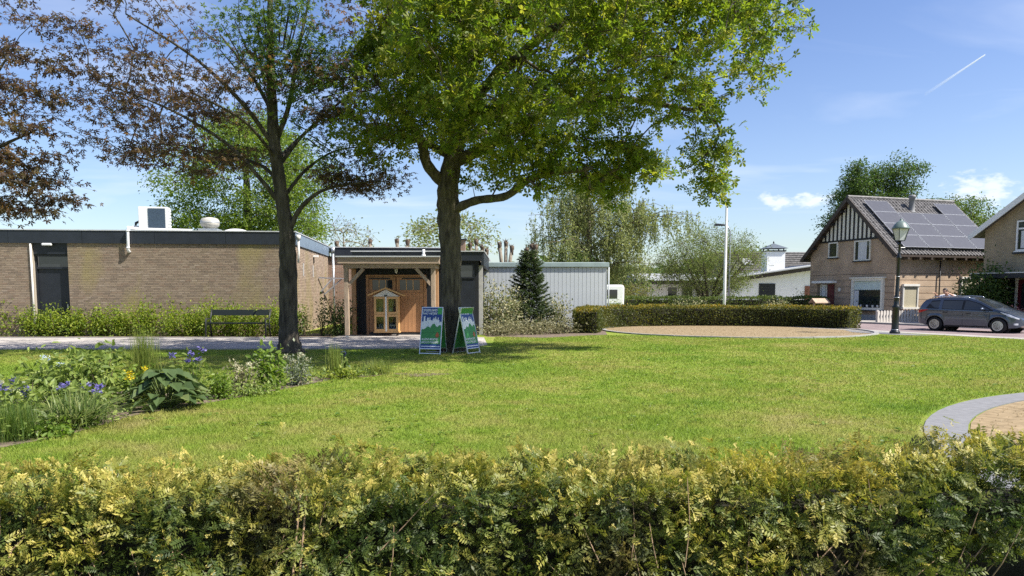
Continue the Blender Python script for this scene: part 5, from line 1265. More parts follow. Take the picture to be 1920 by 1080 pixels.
# --- trees behind the hall and beyond
def simple_trunk(h, r, lean=(0, 0)): return [[(0, 0, -.05, r*1.3), (0, 0, .4, r), (lean[0]*.5, lean[1]*.5, h*.5, r*.75), (lean[0], lean[1], h, r*.25)]]
def far_tree(name, label, base, h, c, r, n, leaf_n, size, leafm, bark=M['bark'], spread=(1.0, 1.0, .6), extra=None, hollow=.5, group='trees beyond the buildings', limbs=None, twigs=3, tipr=.014, trunk=.22, leaf='oval'):
    cc = blobs(n, c, r, hollow)
    if extra: cc = np.concatenate([cc] + [blobs(*e) for e in extra])
    return make_tree(name, label, 'tree', base, limbs or simple_trunk(h, trunk), cc, leaf, leaf_n, size, spread, (bark, M['twig'], leafm), group=None, twigs=twigs, tipr=tipr)
far_tree('feathery_tree', 'tall feathery bright green tree rising behind the brick hall', (-16.9, 48, 0), 12, (0, 0, 8.0), (5.7, 4.6, 4.9), 330, 120, .17, M['featherleaf'], spread=(.80, .80, .50), extra=[(40, (-2.6, -1.5, 4.6), (2.6, 2.5, 1.6), .3), (44, (2.6, -2.0, 6.0), (2.8, 2.4, 2.6), .4), (36, (.5, -1, 11.2), (2.6, 2.4, 1.6), .3)], trunk=.35)
V_l = [(i*.7-1.5) for i in range(5)]
far_tree('pale_sparse_tree', 'sparse pale tree just coming into leaf between the feathery tree and the porch', (-12.6, 56, 0), 6.0, (0, 0, 5.6), (2.4, 2, 1.5), 26, 16, .20, M['greygreen'], M['paletwig'], spread=(1.0, 1.0, .8), twigs=12, tipr=.018, trunk=.12)
far_tree('open_spring_tree', 'open light green spring tree behind the black extension', (-5.3, 63, 0), 6.5, (0, 0, 6.1), (4.0, 3.5, 2.4), 74, 34, .26, M['palegreen'], M['paletwig'], spread=(1.1, 1.1, .6), twigs=6, trunk=.22, tipr=.018)
far_tree('round_bush_tree', 'round dense green tree under the hanging birch twigs', (4.3, 50, 0), 2.6, (0, 0, 3.0), (1.5, 1.4, 1.3), 40, 60, .16, M['deepgreen'], spread=(.6, .6, .5), twigs=2, trunk=.1)
far_tree('dark_garden_tree', 'dark green garden tree between the shed and the white bungalow', (8.2, 55, 0), 2.6, (0, 0, 2.2), (2.3, 1.6, 1.5), 50, 46, .18, M['deepgreen'], spread=(.8, .8, .5), twigs=2, trunk=.1)
far_tree('garden_tree', 'mid green garden tree at the left end of the white bungalow', (11.2, 74, 0), 3, (0, 0, 2.6), (4.2, 2, 1.6), 60, 40, .24, M['midgreen'], spread=(1.0, 1.0, .6), twigs=2, trunk=.12)
far_tree('olive_shrub_tree', 'rounded olive-coloured tree before the bungalow wall next to the caravan', (7.6, 46.5, 0), 1.4, (0, 0, 1.35), (1.05, .9, .85), 40, 60, .10, leafmat('olive_leaves', ((0, (.10, .105, .025)), (1, (.20, .19, .045)))), spread=(.45, .45, .35), twigs=2, trunk=.06)
far_tree('tall_broadleaf_tree', 'tall rounded broadleaf tree rising behind the striped gable house', (31.3, 65, 0), 11, (0, 0, 8.9), (3.5, 3.3, 3.5), 230, 100, .18, M['deepgreen'], spread=(.66, .66, .48), extra=[(34, (-1.9, -1.5, 10.6), (1.5, 1.4, 1.8), .2), (34, (1.6, -1.5, 11.2), (1.7, 1.6, 2.0), .2), (30, (-3.2, -1, 6.8), (1.6, 1.5, 2.2), .2)], trunk=.3)
far_tree('light_broadleaf_tree', 'yellow-green broadleaf tree between the roofs of the two brick houses', (38.6, 65.5, 0), 8, (0, 0, 7.2), (3.8, 3.1, 2.8), 170, 80, .18, M['midgreen'], spread=(.7, .7, .55), trunk=.25)
far_tree('distant_green_tree', 'distant bushy tree above the dark tiled roof behind the bungalow', (30.0, 96, 0), 5.0, (-1.5, 0, 5.2), (6.5, 3, 2.2), 70, 40, .36, M['midgreen'], spread=(1.5, 1.5, .9), twigs=1, trunk=.2)
# pollards
def pollard(label, base, h, knobs, tall):
    t = thing('pollarded_tree', label, 'tree', base, 0, None)
    mb = MB().tube([(0, 0, 0), (0, 0, h*.5), (0, 0, h)], [.22, .18, .16], 10)
    for (x, y, z) in knobs:
        mb.tube([(0, 0, h*.8), (x*.6, y*.6, h+.3*(z-h)), (x, y, z)], [.12, .10, .09], 8)
    mb.build('trunk', M['paletwig'], t, True)
    for (x, y, z) in knobs:
        k = MB().lathe([(.06, -.30), (.09, -.16), (.12, -.02), (.13, .06), (.09, .12), (.03, .15)], 11, (0, 0, 0)); k.v = [(a*random.uniform(.65, 1.3), b_*random.uniform(.65, 1.3), c_*random.uniform(.8, 1.25) + random.uniform(-.05, .05)) for a, b_, c_ in k.v]
        for _ in range(9): k.tube([(random.uniform(-.1, .1), random.uniform(-.1, .1), .05), (random.uniform(-.22, .22), random.uniform(-.2, .2), random.uniform(.12, .34))], [.02, .006], 4)
        k.build('knob', mat('pollard_knob', (.10, .072, .05), .95, .4, 9, bump=.8) if 'pollard_knob' not in bpy.data.materials else bpy.data.materials['pollard_knob'], t, True, loc=(x, y, z))
pollard('pollarded tree with three clubbed stubs behind the left end of the grey shed', (-.38, 41, 0), 2.6, [(-.30, 0, 4.15), (.05, .1, 4.25), (.38, 0, 4.0)], 1)
pollard('pollarded tree with shaggy stubs directly behind the small spruce', (1.0, 41, 0), 2.4, [(-.2, 0, 3.9), (.3, 0, 4.05), (.1, .2, 4.1)], 1)
pollard('pollarded tree with thick clubs beside the red brick chimney', (-2.1, 44, 0), 2.6, [(-.35, 0, 4.35), (0, 0, 4.55), (.35, 0, 4.2), (.6, .1, 4.0)], 1)
pollard('pollarded tree with two thick stubs above the flat roof behind the porch', (-6.3, 42, 0), 2.6, [(-.15, 0, 4.45), (.45, 0, 4.4)], 1)
pollard('pollarded tree showing a single club above the flat roof near the rain pipe', (-8.05, 42.5, 0), 2.6, [(0, 0, 4.45), (-2.0, .4, 4.35)], 1)

# --- weeping birch behind the shed
bi = thing('weeping_birch_tree', 'tall weeping birch with hanging pale green twigs behind the grey shed', 'tree', (5.6, 52, 0), 0, None)
S = smoothline([(0, 0, -.05, .32), (0, 0, 1.5, .26), (-.2, 0, 4.5, .2), (-.3, 0, 7, .12), (-.2, 0, 9.6, .04)]); MB().tube(S[:, :3], list(S[:, 3]), 10).build('trunk', M['paletwig'], bi, True)
S2 = smoothline([(.05, 0, 1.6, .18), (.9, .1, 3.6, .14), (2.0, .2, 5.6, .08), (3.2, .2, 7.0, .03)]); MB().tube(S2[:, :3], list(S2[:, 3]), 8).build('trunk', M['paletwig'], bi, True)
tb = Tubes(); strands = []
for i in range(74):
    z0 = rng.uniform(2.4, 9.2); a = rng.uniform(0, 2*math.pi); p = np.array([-.2*(z0/6), 0, z0]) if rng.random() < .65 else S2[rng.integers(6, len(S2)), :3]
    L = rng.uniform(2.4, 5.0)*(1.0 if z0 < 7 else .65); pts = [p]
    for k in range(1, 8):
        s = k/7; pts.append(p + np.array([math.cos(a)*L*s*1.05, math.sin(a)*L*s*.9, 2.0*s - 1.1*s*s*(L/3.5)]) + rvec(1)[0]*.07)
    pts = np.array(pts); r_ = np.linspace(.045, .010, 8); tb.add(pts[:-1], pts[1:], r_[:-1], r_[1:])
    for k in range(2, 8):
        for _ in range(4): strands.append(pts[k] + rvec(1)[0]*.22)
tb.build('branches', M['twig'], bi, 5, True)
strands = np.array(strands); nl = 25; ln_ = rng.uniform(.7, 2.3, len(strands)); tt_ = rng.random((len(strands), nl))
sw = rvec(len(strands))*np.array([.10, .10, 0]); sw[:, 2] = -1
P = (strands[:, None] + sw[:, None]*(tt_*ln_[:, None])[:, :, None]).reshape(-1, 3) + rvec(len(strands)*nl)*np.array([.06, .06, .02])
V, F, T = scatter(*LEAF['diamond'], P, rvec(len(P), .5)+np.array([0, 0, -.8]), rvec(len(P)), .14*rng.uniform(.7, 1.3, len(P)), rng.random(len(P)))
tag(place('crown', np_mesh('crown', V, F, M['birchleaf'], {'tint': T}), bi), kind='stuff')
tw = Tubes(); tw.add(strands, strands+sw*ln_[:, None], .006, .004); tw.build('twigs', M['twig'], bi, 3, True)

# --- many-stemmed garden tree before the bungalow
limbs = []
for i in range(11):
    a = 2*math.pi*i/11 + .3; e = rng.uniform(.55, 1.0); L = rng.uniform(2.2, 3.3)
    limbs.append([(math.cos(a)*.12, math.sin(a)*.12, -.03, .13), (math.cos(a)*.3, math.sin(a)*.3, .9, .10), (math.cos(a)*e*1.3, math.sin(a)*e*1.3, 2.1, .07), (math.cos(a)*e*L, math.sin(a)*e*L, 3.4+1.2*(1-e), .025)])
cl_ = np.concatenate([blobs(170, (0, 0, 3.5), (3.35, 2.7, 2.1), .72), blobs(40, (0, 0, 3.6), (2.6, 2, 1.5), .2)]); cl_ = cl_[cl_[:, 2] > 1.35]
make_tree('spreading_garden_tree', 'many-stemmed spreading tree with fine sparse leaves in front of the white bungalow', 'tree', (12.7, 48, 0), limbs, cl_, 'diamond', 130, .095, (.62, .62, .62), (M['bark'], M['twig'], M['gardenleaf']), twigs=16, tipr=.009, droop=-.3, upn=.3)

# --- young spruce
sp = thing('young_spruce_tree', 'young dark green spruce with layered branches in front of the grey shed', 'tree', (.71, 31, 0), 0, None)
MB().tube([(0, 0, 0), (0, 0, 1.6), (.02, 0, 3.35)], [.06, .04, .008], 8).build('trunk', M['bark'], sp, True)
tb = Tubes(); P, X = [], []
for i in range(150):
    z = 3.2*(i/150)**.9 + .05; f = 1 - z/3.35; a = i*2.399 + rng.uniform(-.3, .3); L = (.12 + 1.05*f**.62)*rng.uniform(.75, 1.1)
    p0 = np.array([0, 0, z]); d = np.array([math.cos(a), math.sin(a), .12]); d2 = np.array([math.cos(a), math.sin(a), 0])
    pts = np.array([p0, p0 + d2*L*.5 + np.array([0, 0, -.04*L + .08*(1-f)]), p0 + d2*L + np.array([0, 0, -.06*L + .16*L + .3*(1-f)*L])])
    tb.add(pts[:-1], pts[1:], np.array([.013, .009]), np.array([.009, .004]))
    side = np.array([-math.sin(a), math.cos(a), 0])
    n = int(20 + 210*L)
    s = rng.uniform(.12, 1.0, n)**.8; q = np.where(s[:, None] < .5, pts[0] + (pts[1]-pts[0])*(s[:, None]*2), pts[1] + (pts[2]-pts[1])*((s[:, None]-.5)*2))
    w = rng.uniform(-1, 1, n)*(.26*L + .05)*(1.15-s)*1.2
    P.append(q + side*w[:, None] + rng.normal(0, .018, (n, 3))); X.append(d2*.8 + side*np.sign(w)[:, None]*.7 + rvec(n, .25))
tb.build('branches', M['bark'], sp, 4, True); P, X = np.concatenate(P), np.concatenate(X)
V, F, T = scatter(LEAF['diamond'][0]*np.array([1, .55, 1]), LEAF['diamond'][1], P, X, rvec(len(P), .35)+np.array([0, 0, .8]), .11*rng.uniform(.7, 1.3, len(P)), rng.random(len(P)))
M['spruce'] = leafmat('spruce_needles', ((0, (.038, .062, .022)), (.7, (.066, .098, .034)), (1, (.125, .155, .05))), trans=.2)
tag(place('crown', np_mesh('crown', V, F, M['spruce'], {'tint': T}), sp), kind='stuff')

# ------------------------------------------------------------------ hedges
def hedge_points(line, w, h, n, jitter=.03):
    """points and outward normals on a swept box (top and both sides, ends)"""
    L = np.array(line, float); seg = np.linalg.norm(np.diff(L, axis=0), axis=1); cum = np.concatenate([[0], np.cumsum(seg)])
    s = rng.random(n)*cum[-1]; k = np.clip(np.searchsorted(cum, s)-1, 0, len(seg)-1); u = (s-cum[k])/seg[k]
    c = L[k] + (L[k+1]-L[k])*u[:, None]; d = (L[k+1]-L[k])/seg[k][:, None]; nn = np.stack([d[:, 1], -d[:, 0]], 1)
    per = w + 2*h; q = rng.random(n)*per
    P = np.zeros((n, 3)); N = np.zeros((n, 3))
    top = q < w; P[:, :2] = c
    P[top, :2] += nn[top]*(q[top]-w/2)[:, None]; P[top, 2] = h; N[top, 2] = 1
    sgn = np.where(rng.random(n) < .5, 1, -1); sd = ~top
    P[sd, :2] += nn[sd]*(sgn[sd]*w/2)[:, None]; P[sd, 2] = rng.random(sd.sum())*h; N[sd, :2] = nn[sd]*sgn[sd][:, None]
    ne = max(4, int(n*w*h/(per*cum[-1])))
    for e, (pt, dr) in enumerate(((L[0], -(L[1]-L[0])/seg[0]), (L[-1], (L[-1]-L[-2])/seg[-1]))):
        nr = np.array([-dr[1], dr[0]]); a = rng.uniform(-w/2, w/2, ne); z = rng.random(ne)*h
        P = np.vstack([P, np.column_stack([pt[0]+nr[0]*a, pt[1]+nr[1]*a, z])]); N = np.vstack([N, np.tile([dr[0], dr[1], 0], (ne, 1))])
    wave = .05*np.sin(P[:, 0]*2.3+P[:, 1]) + .04*np.sin(P[:, 1]*3.1 + P[:, 2]*4 + P[:, 0])
    P = P + N*(wave[:, None]*.7 + rng.normal(0, jitter, (len(P), 1)) - .02)
    return P, N
def core(name, line, w, h, m, parent):
    mb = MB(); L = [Vector(p) for p in line]
    for i, p in enumerate(L):
        d = ((L[min(i+1, len(L)-1)] - L[max(i-1, 0)])).normalized(); n = Vector((d.y, -d.x)); e = .12*(1 if i == 0 else -1 if i == len(L)-1 else 0)
        q = p + d*e
        for s, z in ((-1, 0), (1, 0), (1, h), (-1, h)): mb.v.append((q.x+n.x*s*w/2, q.y+n.y*s*w/2, z))
    for i in range(len(L)-1):
        for k in range(4): k2 = (k+1) % 4; mb.f.append((4*i+k, 4*i+k2, 4*(i+1)+k2, 4*(i+1)+k))
    mb.f += [(3, 2, 1, 0), tuple(4*(len(L)-1)+k for k in range(4))]
    return mb.build(name, m, parent)
M['hedgecore'] = mat('hedge_inner_twigs', (.020, .018, .010), .95, .4, 12)
def dense_line(ctrl, step=.4): return resample(smoothline([(x, y, 0, 0) for x, y in ctrl])[:, :2], step)
def hedge(label, ctrl, w, h, n, size, leafm, tintf=None):
    t = thing('clipped_hedge', label, 'hedge', (0, 0, 0)); ln = dense_line(ctrl)
    core('inner_twigs', [tuple(p) for p in ln], w-.22, h-.12, M['hedgecore'], t)
    P, N = hedge_points(ln, w, h, n); X = N*.7 + rvec(len(P), .6) + np.array([0, 0, .35]); Z = N + rvec(len(P), .6)
    T = tintf(P, N) if tintf else rng.random(len(P))
    V, F, T = scatter(*LEAF['diamond'], P, X, Z, size*rng.uniform(.6, 1.3, len(P)), T)
    tag(place('foliage', np_mesh('foliage', V, F, leafm, {'tint': T}), t), kind='stuff'); return t
M['yewfar'] = leafmat('clipped_yew_leaves', ((0, (.045, .060, .016)), (.45, (.090, .105, .022)), (.75, (.18, .16, .028)), (1, (.32, .23, .035))), trans=.3)
def golden(P, N): return np.clip(rng.random(len(P))*.62 + .42*np.clip(N[:, 2], 0, 1) + .10*np.sin(P[:, 0]*1.7+P[:, 1]), 0, 1)
hedge('low golden-tipped yew hedge curving round the back of the sandy circle', [(2.9, 28.95), (3.35, 31.6), (4.9, 34.7), (8.7, 35.85), (13.0, 34.9), (15.05, 32.5)], .95, .92, 30000, .085, M['yewfar'], golden)
M['privet'] = leafmat('privet_leaves', ((0, (.050, .080, .016)), (.6, (.085, .12, .022)), (1, (.14, .175, .035))), trans=.25)
hedge('long dark green privet hedge between the flagpole and the bungalow garden', [(5.9, 42.6), (12, 42.9), (18.2, 43.4)], 1.1, 1.28, 15000, .10, M['privet'])

# foreground yew hedge: sprigs with two ranks of needles
def sprig(seed):
    rr = random.Random(seed); tv, tf, tip = [], [], []
    bend = rr.uniform(-.25, .25); lift = rr.uniform(-.15, .2)
    for k in range(6):
        s = .12 + k*.150
        for sd in (-1, 1):
            if rr.random() < .1: continue
            b = len(tv); L = .40*(1 - .6*abs(s-.45))*rr.uniform(.75, 1.2); ax = np.array([rr.uniform(.35, .8), sd*rr.uniform(.6, 1), rr.uniform(-.1, .5)]); ax = ax/np.linalg.norm(ax)*L
            pr = np.cross(ax, np.array([rr.uniform(-.3, .3), rr.uniform(-.3, .3), 1.0])); pr = pr/np.linalg.norm(pr)*.060
            o = np.array([s, bend*s*s, lift*s*s])
            for q in (o, o + ax*.5 + pr, o + ax, o + ax*.5 - pr): tv.append(q); tip.append(s)
            tf.append((b, b+1, b+2, b+3))
    b = len(tv); tv += [np.array([0, -.012, 0]), np.array([0, .012, 0]), np.array([1.0, bend+.006, lift]), np.array([1.0, bend-.006, lift])]; tip += [0, 0, 1, 1]; tf.append((b, b+3, b+2, b+1))
    return np.array(tv), np.array(tf), np.array(tip)
fore = thing('yew_hedge', 'broad ragged yew hedge with golden tips and bare brown patches edging the lawn', 'hedge', (0, 0, 0))
FW, FH = .52, .70
line = np.array([(-4.3, 3.50), (-2.5, 3.52), (0, 3.56), (1.6, 3.58), (2.4, 3.60), (4.3, 3.62)]); lnd = resample(line, .3)
core('inner_twigs', [tuple(p) for p in lnd], FW-.20, FH-.11, M['hedgecore'], fore)
P, N = hedge_points(lnd, FW, FH, 43000, .03)
keep = (N[:, 2] > .5) | (N[:, 1] < 0) | (rng.random(len(P)) < .30); P, N = P[keep], N[keep]
P[:, 2] += .02*np.sin(P[:, 0]*2.1+.6) + .02*np.sin(P[:, 0]*5.3) + (.03*np.clip((P[:, 0]-.3)/.6, 0, 1) + .10*np.clip((P[:, 0]-1.75)/.35, 0, 1))*(P[:, 2] > .3)
# tufts: sprigs of one shoot lean the same way
cell = np.floor(P*np.array([7.5, 7.5, 7.5]) + rng.normal(0, .12, P.shape)).astype(int); key = (cell[:, 0]*73856093 ^ cell[:, 1]*19349663 ^ cell[:, 2]*83492791) & 4095
dirs = rng.normal(0, .55, (4096, 3)); X = N*.55 + dirs[key] + rvec(len(P), .35) + np.array([0, 0, .25]); Z = N*.6 + rvec(len(P), .5) + np.array([0, 0, .6])
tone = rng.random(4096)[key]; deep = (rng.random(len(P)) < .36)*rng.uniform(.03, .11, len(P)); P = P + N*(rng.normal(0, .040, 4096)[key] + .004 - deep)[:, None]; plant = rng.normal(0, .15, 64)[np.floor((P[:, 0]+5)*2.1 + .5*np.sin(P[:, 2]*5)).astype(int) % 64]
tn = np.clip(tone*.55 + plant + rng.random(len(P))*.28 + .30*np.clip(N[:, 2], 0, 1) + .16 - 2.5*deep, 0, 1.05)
frontm = (N[:, 1] < -.5)      # the face leans out a little towards its foot
P[:, 1] -= np.where(frontm, .30*np.clip(FH-P[:, 2], 0, 1)**1.1, 0)
Sz = .070*rng.uniform(.55, 1.35, len(P)); grp = rng.integers(0, 5, len(P)); Vn, Fn, Tn, nv_ = [], [], [], 0
for g_ in range(5):
    tv, tf, tip = sprig(100+g_); k_ = grp == g_
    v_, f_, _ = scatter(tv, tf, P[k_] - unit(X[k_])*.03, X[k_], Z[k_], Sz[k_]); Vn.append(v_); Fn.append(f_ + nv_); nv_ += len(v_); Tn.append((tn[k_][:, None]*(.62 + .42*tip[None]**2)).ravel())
pk = rng.permutation(np.where(deep == 0)[0])[:9500]      # pale new growth on the outermost tips
pk = pk[rng.random(len(pk)) < np.clip(.45 + plant[pk]*2 + .5*N[pk, 2], .08, 1)]
for g_ in range(2):
    tv, tf, tip = sprig(300+g_); k_ = pk[g_::2]; Xk = X[k_] + rvec(len(k_), .3)
    v_, f_, _ = scatter(tv, tf, P[k_] + unit(X[k_])*.022, Xk, Z[k_], .040*rng.uniform(.6, 1.3, len(k_))); Vn.append(v_); Fn.append(f_ + nv_); nv_ += len(v_); Tn.append(np.repeat(rng.uniform(.78, 1.0, len(k_)), len(tv)))
Vn, Fn, Tn = np.concatenate(Vn), np.concatenate(Fn), np.concatenate(Tn)
def yew_near():
    m = leafmat('yew_needles', ((0, (.022, .040, .013)), (.30, (.062, .092, .020)), (.52, (.155, .178, .032)), (.75, (.30, .28, .055)), (1, (.50, .41, .11))), trans=.28, patch=(.13, .095, .045), patch_scale=1.6)
    return m
M['yew'] = yew_near()
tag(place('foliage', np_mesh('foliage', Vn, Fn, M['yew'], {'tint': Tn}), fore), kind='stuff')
tb = Tubes()      # bare stems showing through
for i in range(110):
    x = rng.uniform(-4.2, 4.2); z = rng.uniform(.12, .45); y = 3.325 - .30*(.7-z) + rng.uniform(-.02, .05); p = np.array([x, y, z]); d = np.array([rng.normal(0, .5), rng.normal(.18, .12), rng.uniform(.3, 1)]); d /= np.linalg.norm(d); L = rng.uniform(.12, .42)
    q = p + d*L*.5 + rvec(1)[0]*.015; tb.add(p, q, .0032, .0026); tb.add(q, p + d*L, .0026, .0015)
for x in (-.985, -.955): tb.add(np.array([x, 3.15, .15]), np.array([x+.02, 3.31, .68]), .006, .004)
tb.build('bare_stems', mat('pale_dead_stem', (.27, .18, .11), .85, .3, 12), fore, 5, True)

# ------------------------------------------------------------------ shrubs and border plants
def shrub(name, label, base, h, w, n, leaf, size, leafm, stems=7, spread=.5, cat='shrub', group=None, droop=.1, shape=None, d=None):
    t = thing(name, label, cat, base, rng.uniform(0, 6.28) if d is None else 0, group); tb = Tubes(); cs = []
    for i in range(stems):
        a = 2*math.pi*i/stems + rng.uniform(-.4, .4); r_ = w*rng.uniform(.25, .95); p1 = np.array([math.cos(a)*r_, math.sin(a)*r_*(d or 1), h*rng.uniform(.65, 1.0)*(1-.25*(r_/w)**2)])
        p0 = np.array([math.cos(a)*.06*w, math.sin(a)*.06*w, 0]); m_ = p0*.4 + p1*.6 + rvec(1)[0]*.06*h; m_[2] = p1[2]*.5
        tb.add(np.array([p0, m_]), np.array([m_, p1]), np.array([.014, .009])*max(.6, h), np.array([.009, .004])*max(.6, h))
        for s in np.linspace(.25, 1, 6): cs.append((m_ + (p1-m_)*(2*s-1) if s > .5 else p0 + (m_-p0)*2*s) + rvec(1)[0]*.07*w)
    cs.append(np.array([0, 0, h*.5])); cs = np.array(cs); tb.build('stems', M['twig'], t, 4)
    k = rng.integers(0, len(cs), n); off = rvec(n)*np.array([spread*w*.55, spread*w*.55, spread*h*.32]); P = cs[k] + off; P[:, 2] = np.abs(P[:, 2]) + .01
    X = unit(off) + rvec(n, .6) + np.array([0, 0, -droop]); V, F, T = scatter(*LEAF[leaf], P, X, rvec(n, .6)+np.array([0, 0, .7]), size*rng.uniform(.6, 1.25, n), rng.random(n))
    tag(place('foliage', np_mesh('foliage', V, F, leafm, {'tint': T}), t), kind='stuff'); return t
# young beech plants along the hall wall
M['beech'] = leafmat('young_beech_leaves', ((0, (.11, .175, .022)), (.5, (.19, .26, .032)), (1, (.32, .35, .06))), trans=.5)
bx_ = [-18.35, -17.5, -16.75, -15.9, -15.1, -14.3, -13.5, -12.45, -11.75, -11.0, -10.3, -9.55, -8.75, -8.05]
bl_ = ['young beech plant at the far left end of the row along the hall wall', 'young beech plant left of the navy side door', 'young beech plant in front of the navy side door', 'young beech plant just right of the navy side door',
       'young beech plant second to the right of the navy side door', 'young beech plant third to the right of the navy side door', 'young beech plant below the white overflow pipe', 'young beech plant right of the gap below the overflow pipe',
       'young beech plant midway between the overflow pipe and the bench', 'young beech plant at the left end of the bench', 'young beech plant behind the left half of the bench', 'young beech plant behind the right half of the bench', 'young beech plant at the right end of the bench', 'young beech plant beside the copper maple trunk']
for i, x in enumerate(bx_):
    shrub('beech_sapling', bl_[i], (x, 27.15 + rng.uniform(-.12, .12), 0), rng.uniform(.9, 1.2), rng.uniform(.40, .52), int(rng.uniform(1000, 1400)), 'oval', .095, M['beech'], 6, .55, 'hedge plant', 'young beech plants along the hall wall')
for x, y, h, w, lb_ in ((-7.5, 26.9, .8, .3, 'short thin beech plant just right of the maple trunk'), (-7.05, 27.4, 1.25, .3, 'tall thin beech plant beside the dark shrub at the porch')): shrub('beech_sapling', lb_, (x, y, 0), h, w, 220, 'oval', .085, M['midgreen'], 5, .5, 'hedge plant', 'thin beech plants by the porch')
shrub('dark_porch_shrub', 'dense dark green shrub beside the left porch post', (-6.45, 27.5, 0), 1.25, .52, 1500, 'oval', .09, M['deepgreen'], 10, .6)
M['varieg'] = leafmat('cream_variegated_leaves', ((0, (.06, .085, .03)), (.45, (.13, .15, .055)), (.7, (.28, .26, .12)), (1, (.50, .47, .30))), trans=.3)
shrub('variegated_shrub', 'cream variegated shrub filling the corner next to the sandwich boards', (-.85, 29.2, 0), 1.75, 1.0, 2600, 'oval', .11, M['varieg'], 14, .55)
shrub('variegated_shrub', 'narrow upright variegated shrub against the shed, left of the spruce', (-.05, 30.0, 0), 1.45, .6, 1500, 'oval', .10, M['varieg'], 10, .55)
shrub('variegated_shrub', 'white-leaved variegated shrub between the spruce and the clipped hedge', (1.85, 31.2, 0), 1.35, .65, 1400, 'oval', .10, M['varieg'], 10, .55)
M['sprawl'] = leafmat('dusty_sprawling_leaves', ((0, (.10, .105, .045)), (.6, (.20, .19, .10)), (1, (.32, .29, .17))), trans=.3)
for i, (x, y, h, w, lb_) in enumerate(((-.35, 27.6, .45, .75, 'low dusty sprawling shrub at the foot of the big variegated shrub'), (.75, 28.4, .5, .8, 'low dusty sprawling shrub at the foot of the spruce'), (1.75, 29.0, .55, .8, 'low dusty sprawling shrub beside the end of the clipped hedge'))):
    shrub('sprawling_shrub', lb_, (x, y, 0), h, w, 1100, 'diamond', .10, M['sprawl'], 12, .6)
shrub('lime_bush', 'small lime green bush peeping over the clipped hedge next to the shed', (5.05, 37.5, 0), 1.15, .7, 800, 'oval', .10, M['limegreen'], 8, .5)
shrub('flowering_bush', 'whitish flowering bush behind the hedge near the flagpole', (9.4, 39.5, 0), 1.25, .9, 1300, 'oval', .10, M['varieg'], 10, .5)
shrub('flowering_bush', 'whitish flowering bush behind the hedge before the garage', (14.3, 39.8, 0), 1.1, .9, 1100, 'oval', .10, M['varieg'], 10, .5)
shrub('round_green_shrub', 'rounded bright green shrub at the left corner of the striped gable house', (17.4, 44.2, 0), 1.35, .75, 1800, 'oval', .09, M['midgreen'], 10, .6)
shrub('climbing_shrub', 'big dark evergreen climber at the corner of the yellow-brown house', (23.25, 36.55, 0), 2.5, .95, 9000, 'oval', .15, M['deepgreen'], 16, .55)
M['pinkleaf'] = leafmat('pink_spring_leaves', ((0, (.16, .06, .05)), (.5, (.34, .14, .13)), (1, (.50, .25, .22))), trans=.3)
for i in range(3): shrub('pink_shrub', 'low pink-leaved shrub in front of the yellow-brown house door', (22.5 + i*.5, 34.9 - i*.9, 0), .85, .55, 700, 'oval', .07, M['pinkleaf'], 8, .6, 'shrub', 'pink shrubs by the door')
hedge('low dark hedge beneath the pink shrubs of the yellow-brown house', [(22.0, 35.0), (23.0, 32.8), (23.9, 30.9)], .6, .55, 3000, .08, M['deepgreen'])
# plants at the flower bed
def strap_clump(name, label, base, n, h, spread, width, leafm, arch=.8, seg=5, cat='plant', sd=.25, upright=1.0):
    t = thing(name, label, cat, base, 0, None)
    a = rng.uniform(0, 2*math.pi, n); lean = np.abs(rng.normal(0, 1, n))*spread; L = h*rng.uniform(.65, 1.12, n); root = rvec(n)*np.array([.06, .06, 0])*(1+spread*2)
    d = np.stack([np.cos(a), np.sin(a), 0*a], 1); sdv = np.stack([-np.sin(a), np.cos(a), 0*a], 1); V = []
    for k in range(seg+1):
        s = k/seg; c = root + d*(lean*L*(s + arch*s*s))[:, None] + np.array([0, 0, 1])*(L*(s*upright - arch*.42*s*s*np.minimum(lean*2, 1.3)))[:, None]
        w = width*(1 - s**1.6)*(.55 + .9*s*(1-s)*2); V += [c - sdv*w/2, c + sdv*w/2]
    V = np.stack(V, 1).reshape(-1, 3); b = np.arange(n)*2*(seg+1); V[:, 2] = np.maximum(V[:, 2], .006)
    F = np.concatenate([np.stack([b+2*k, b+2*k+1, b+2*k+3, b+2*k+2], 1) for k in range(seg)]); T = np.repeat(rng.random(n), 2*(seg+1))
    tag(place('blades', np_mesh('blades', V, F, leafm, {'tint': T}, smooth=True), t), kind='stuff'); return t
M['finegrass'] = leafmat('fine_grass_blades', ((0, (.055, .10, .018)), (.6, (.09, .155, .026)), (1, (.19, .23, .05))), trans=.35)
M['strap'] = leafmat('daylily_straps', ((0, (.075, .125, .03)), (.6, (.14, .19, .05)), (1, (.30, .32, .13))), trans=.35)
M['reed'] = leafmat('feather_reed_blades', ((0, (.10, .145, .028)), (.6, (.17, .215, .04)), (1, (.28, .29, .08))), trans=.35)
M['hosta'] = leafmat('hosta_leaves', ((0, (.050, .085, .030)), (.6, (.085, .125, .045)), (1, (.15, .185, .07))), trans=.25, rough=.4)
M['herb'] = leafmat('border_herb_leaves', ((0, (.105, .150, .032)), (.5, (.165, .225, .045)), (1, (.27, .32, .085))), trans=.35)
M['brightherb'] = leafmat('bright_herb_leaves', ((0, (.085, .15, .022)), (1, (.19, .26, .04))), trans=.4)
M['ashherb'] = leafmat('ash_green_leaves', ((0, (.10, .125, .075)), (1, (.24, .26, .18))), trans=.3)
M['violet'] = leafmat('violet_petals', ((0, (.10, .09, .27)), (1, (.22, .19, .44))), trans=.3); M['yellowp'] = leafmat('yellow_petals', ((0, (.55, .45, .02)), (1, (.75, .62, .06))), trans=.3)
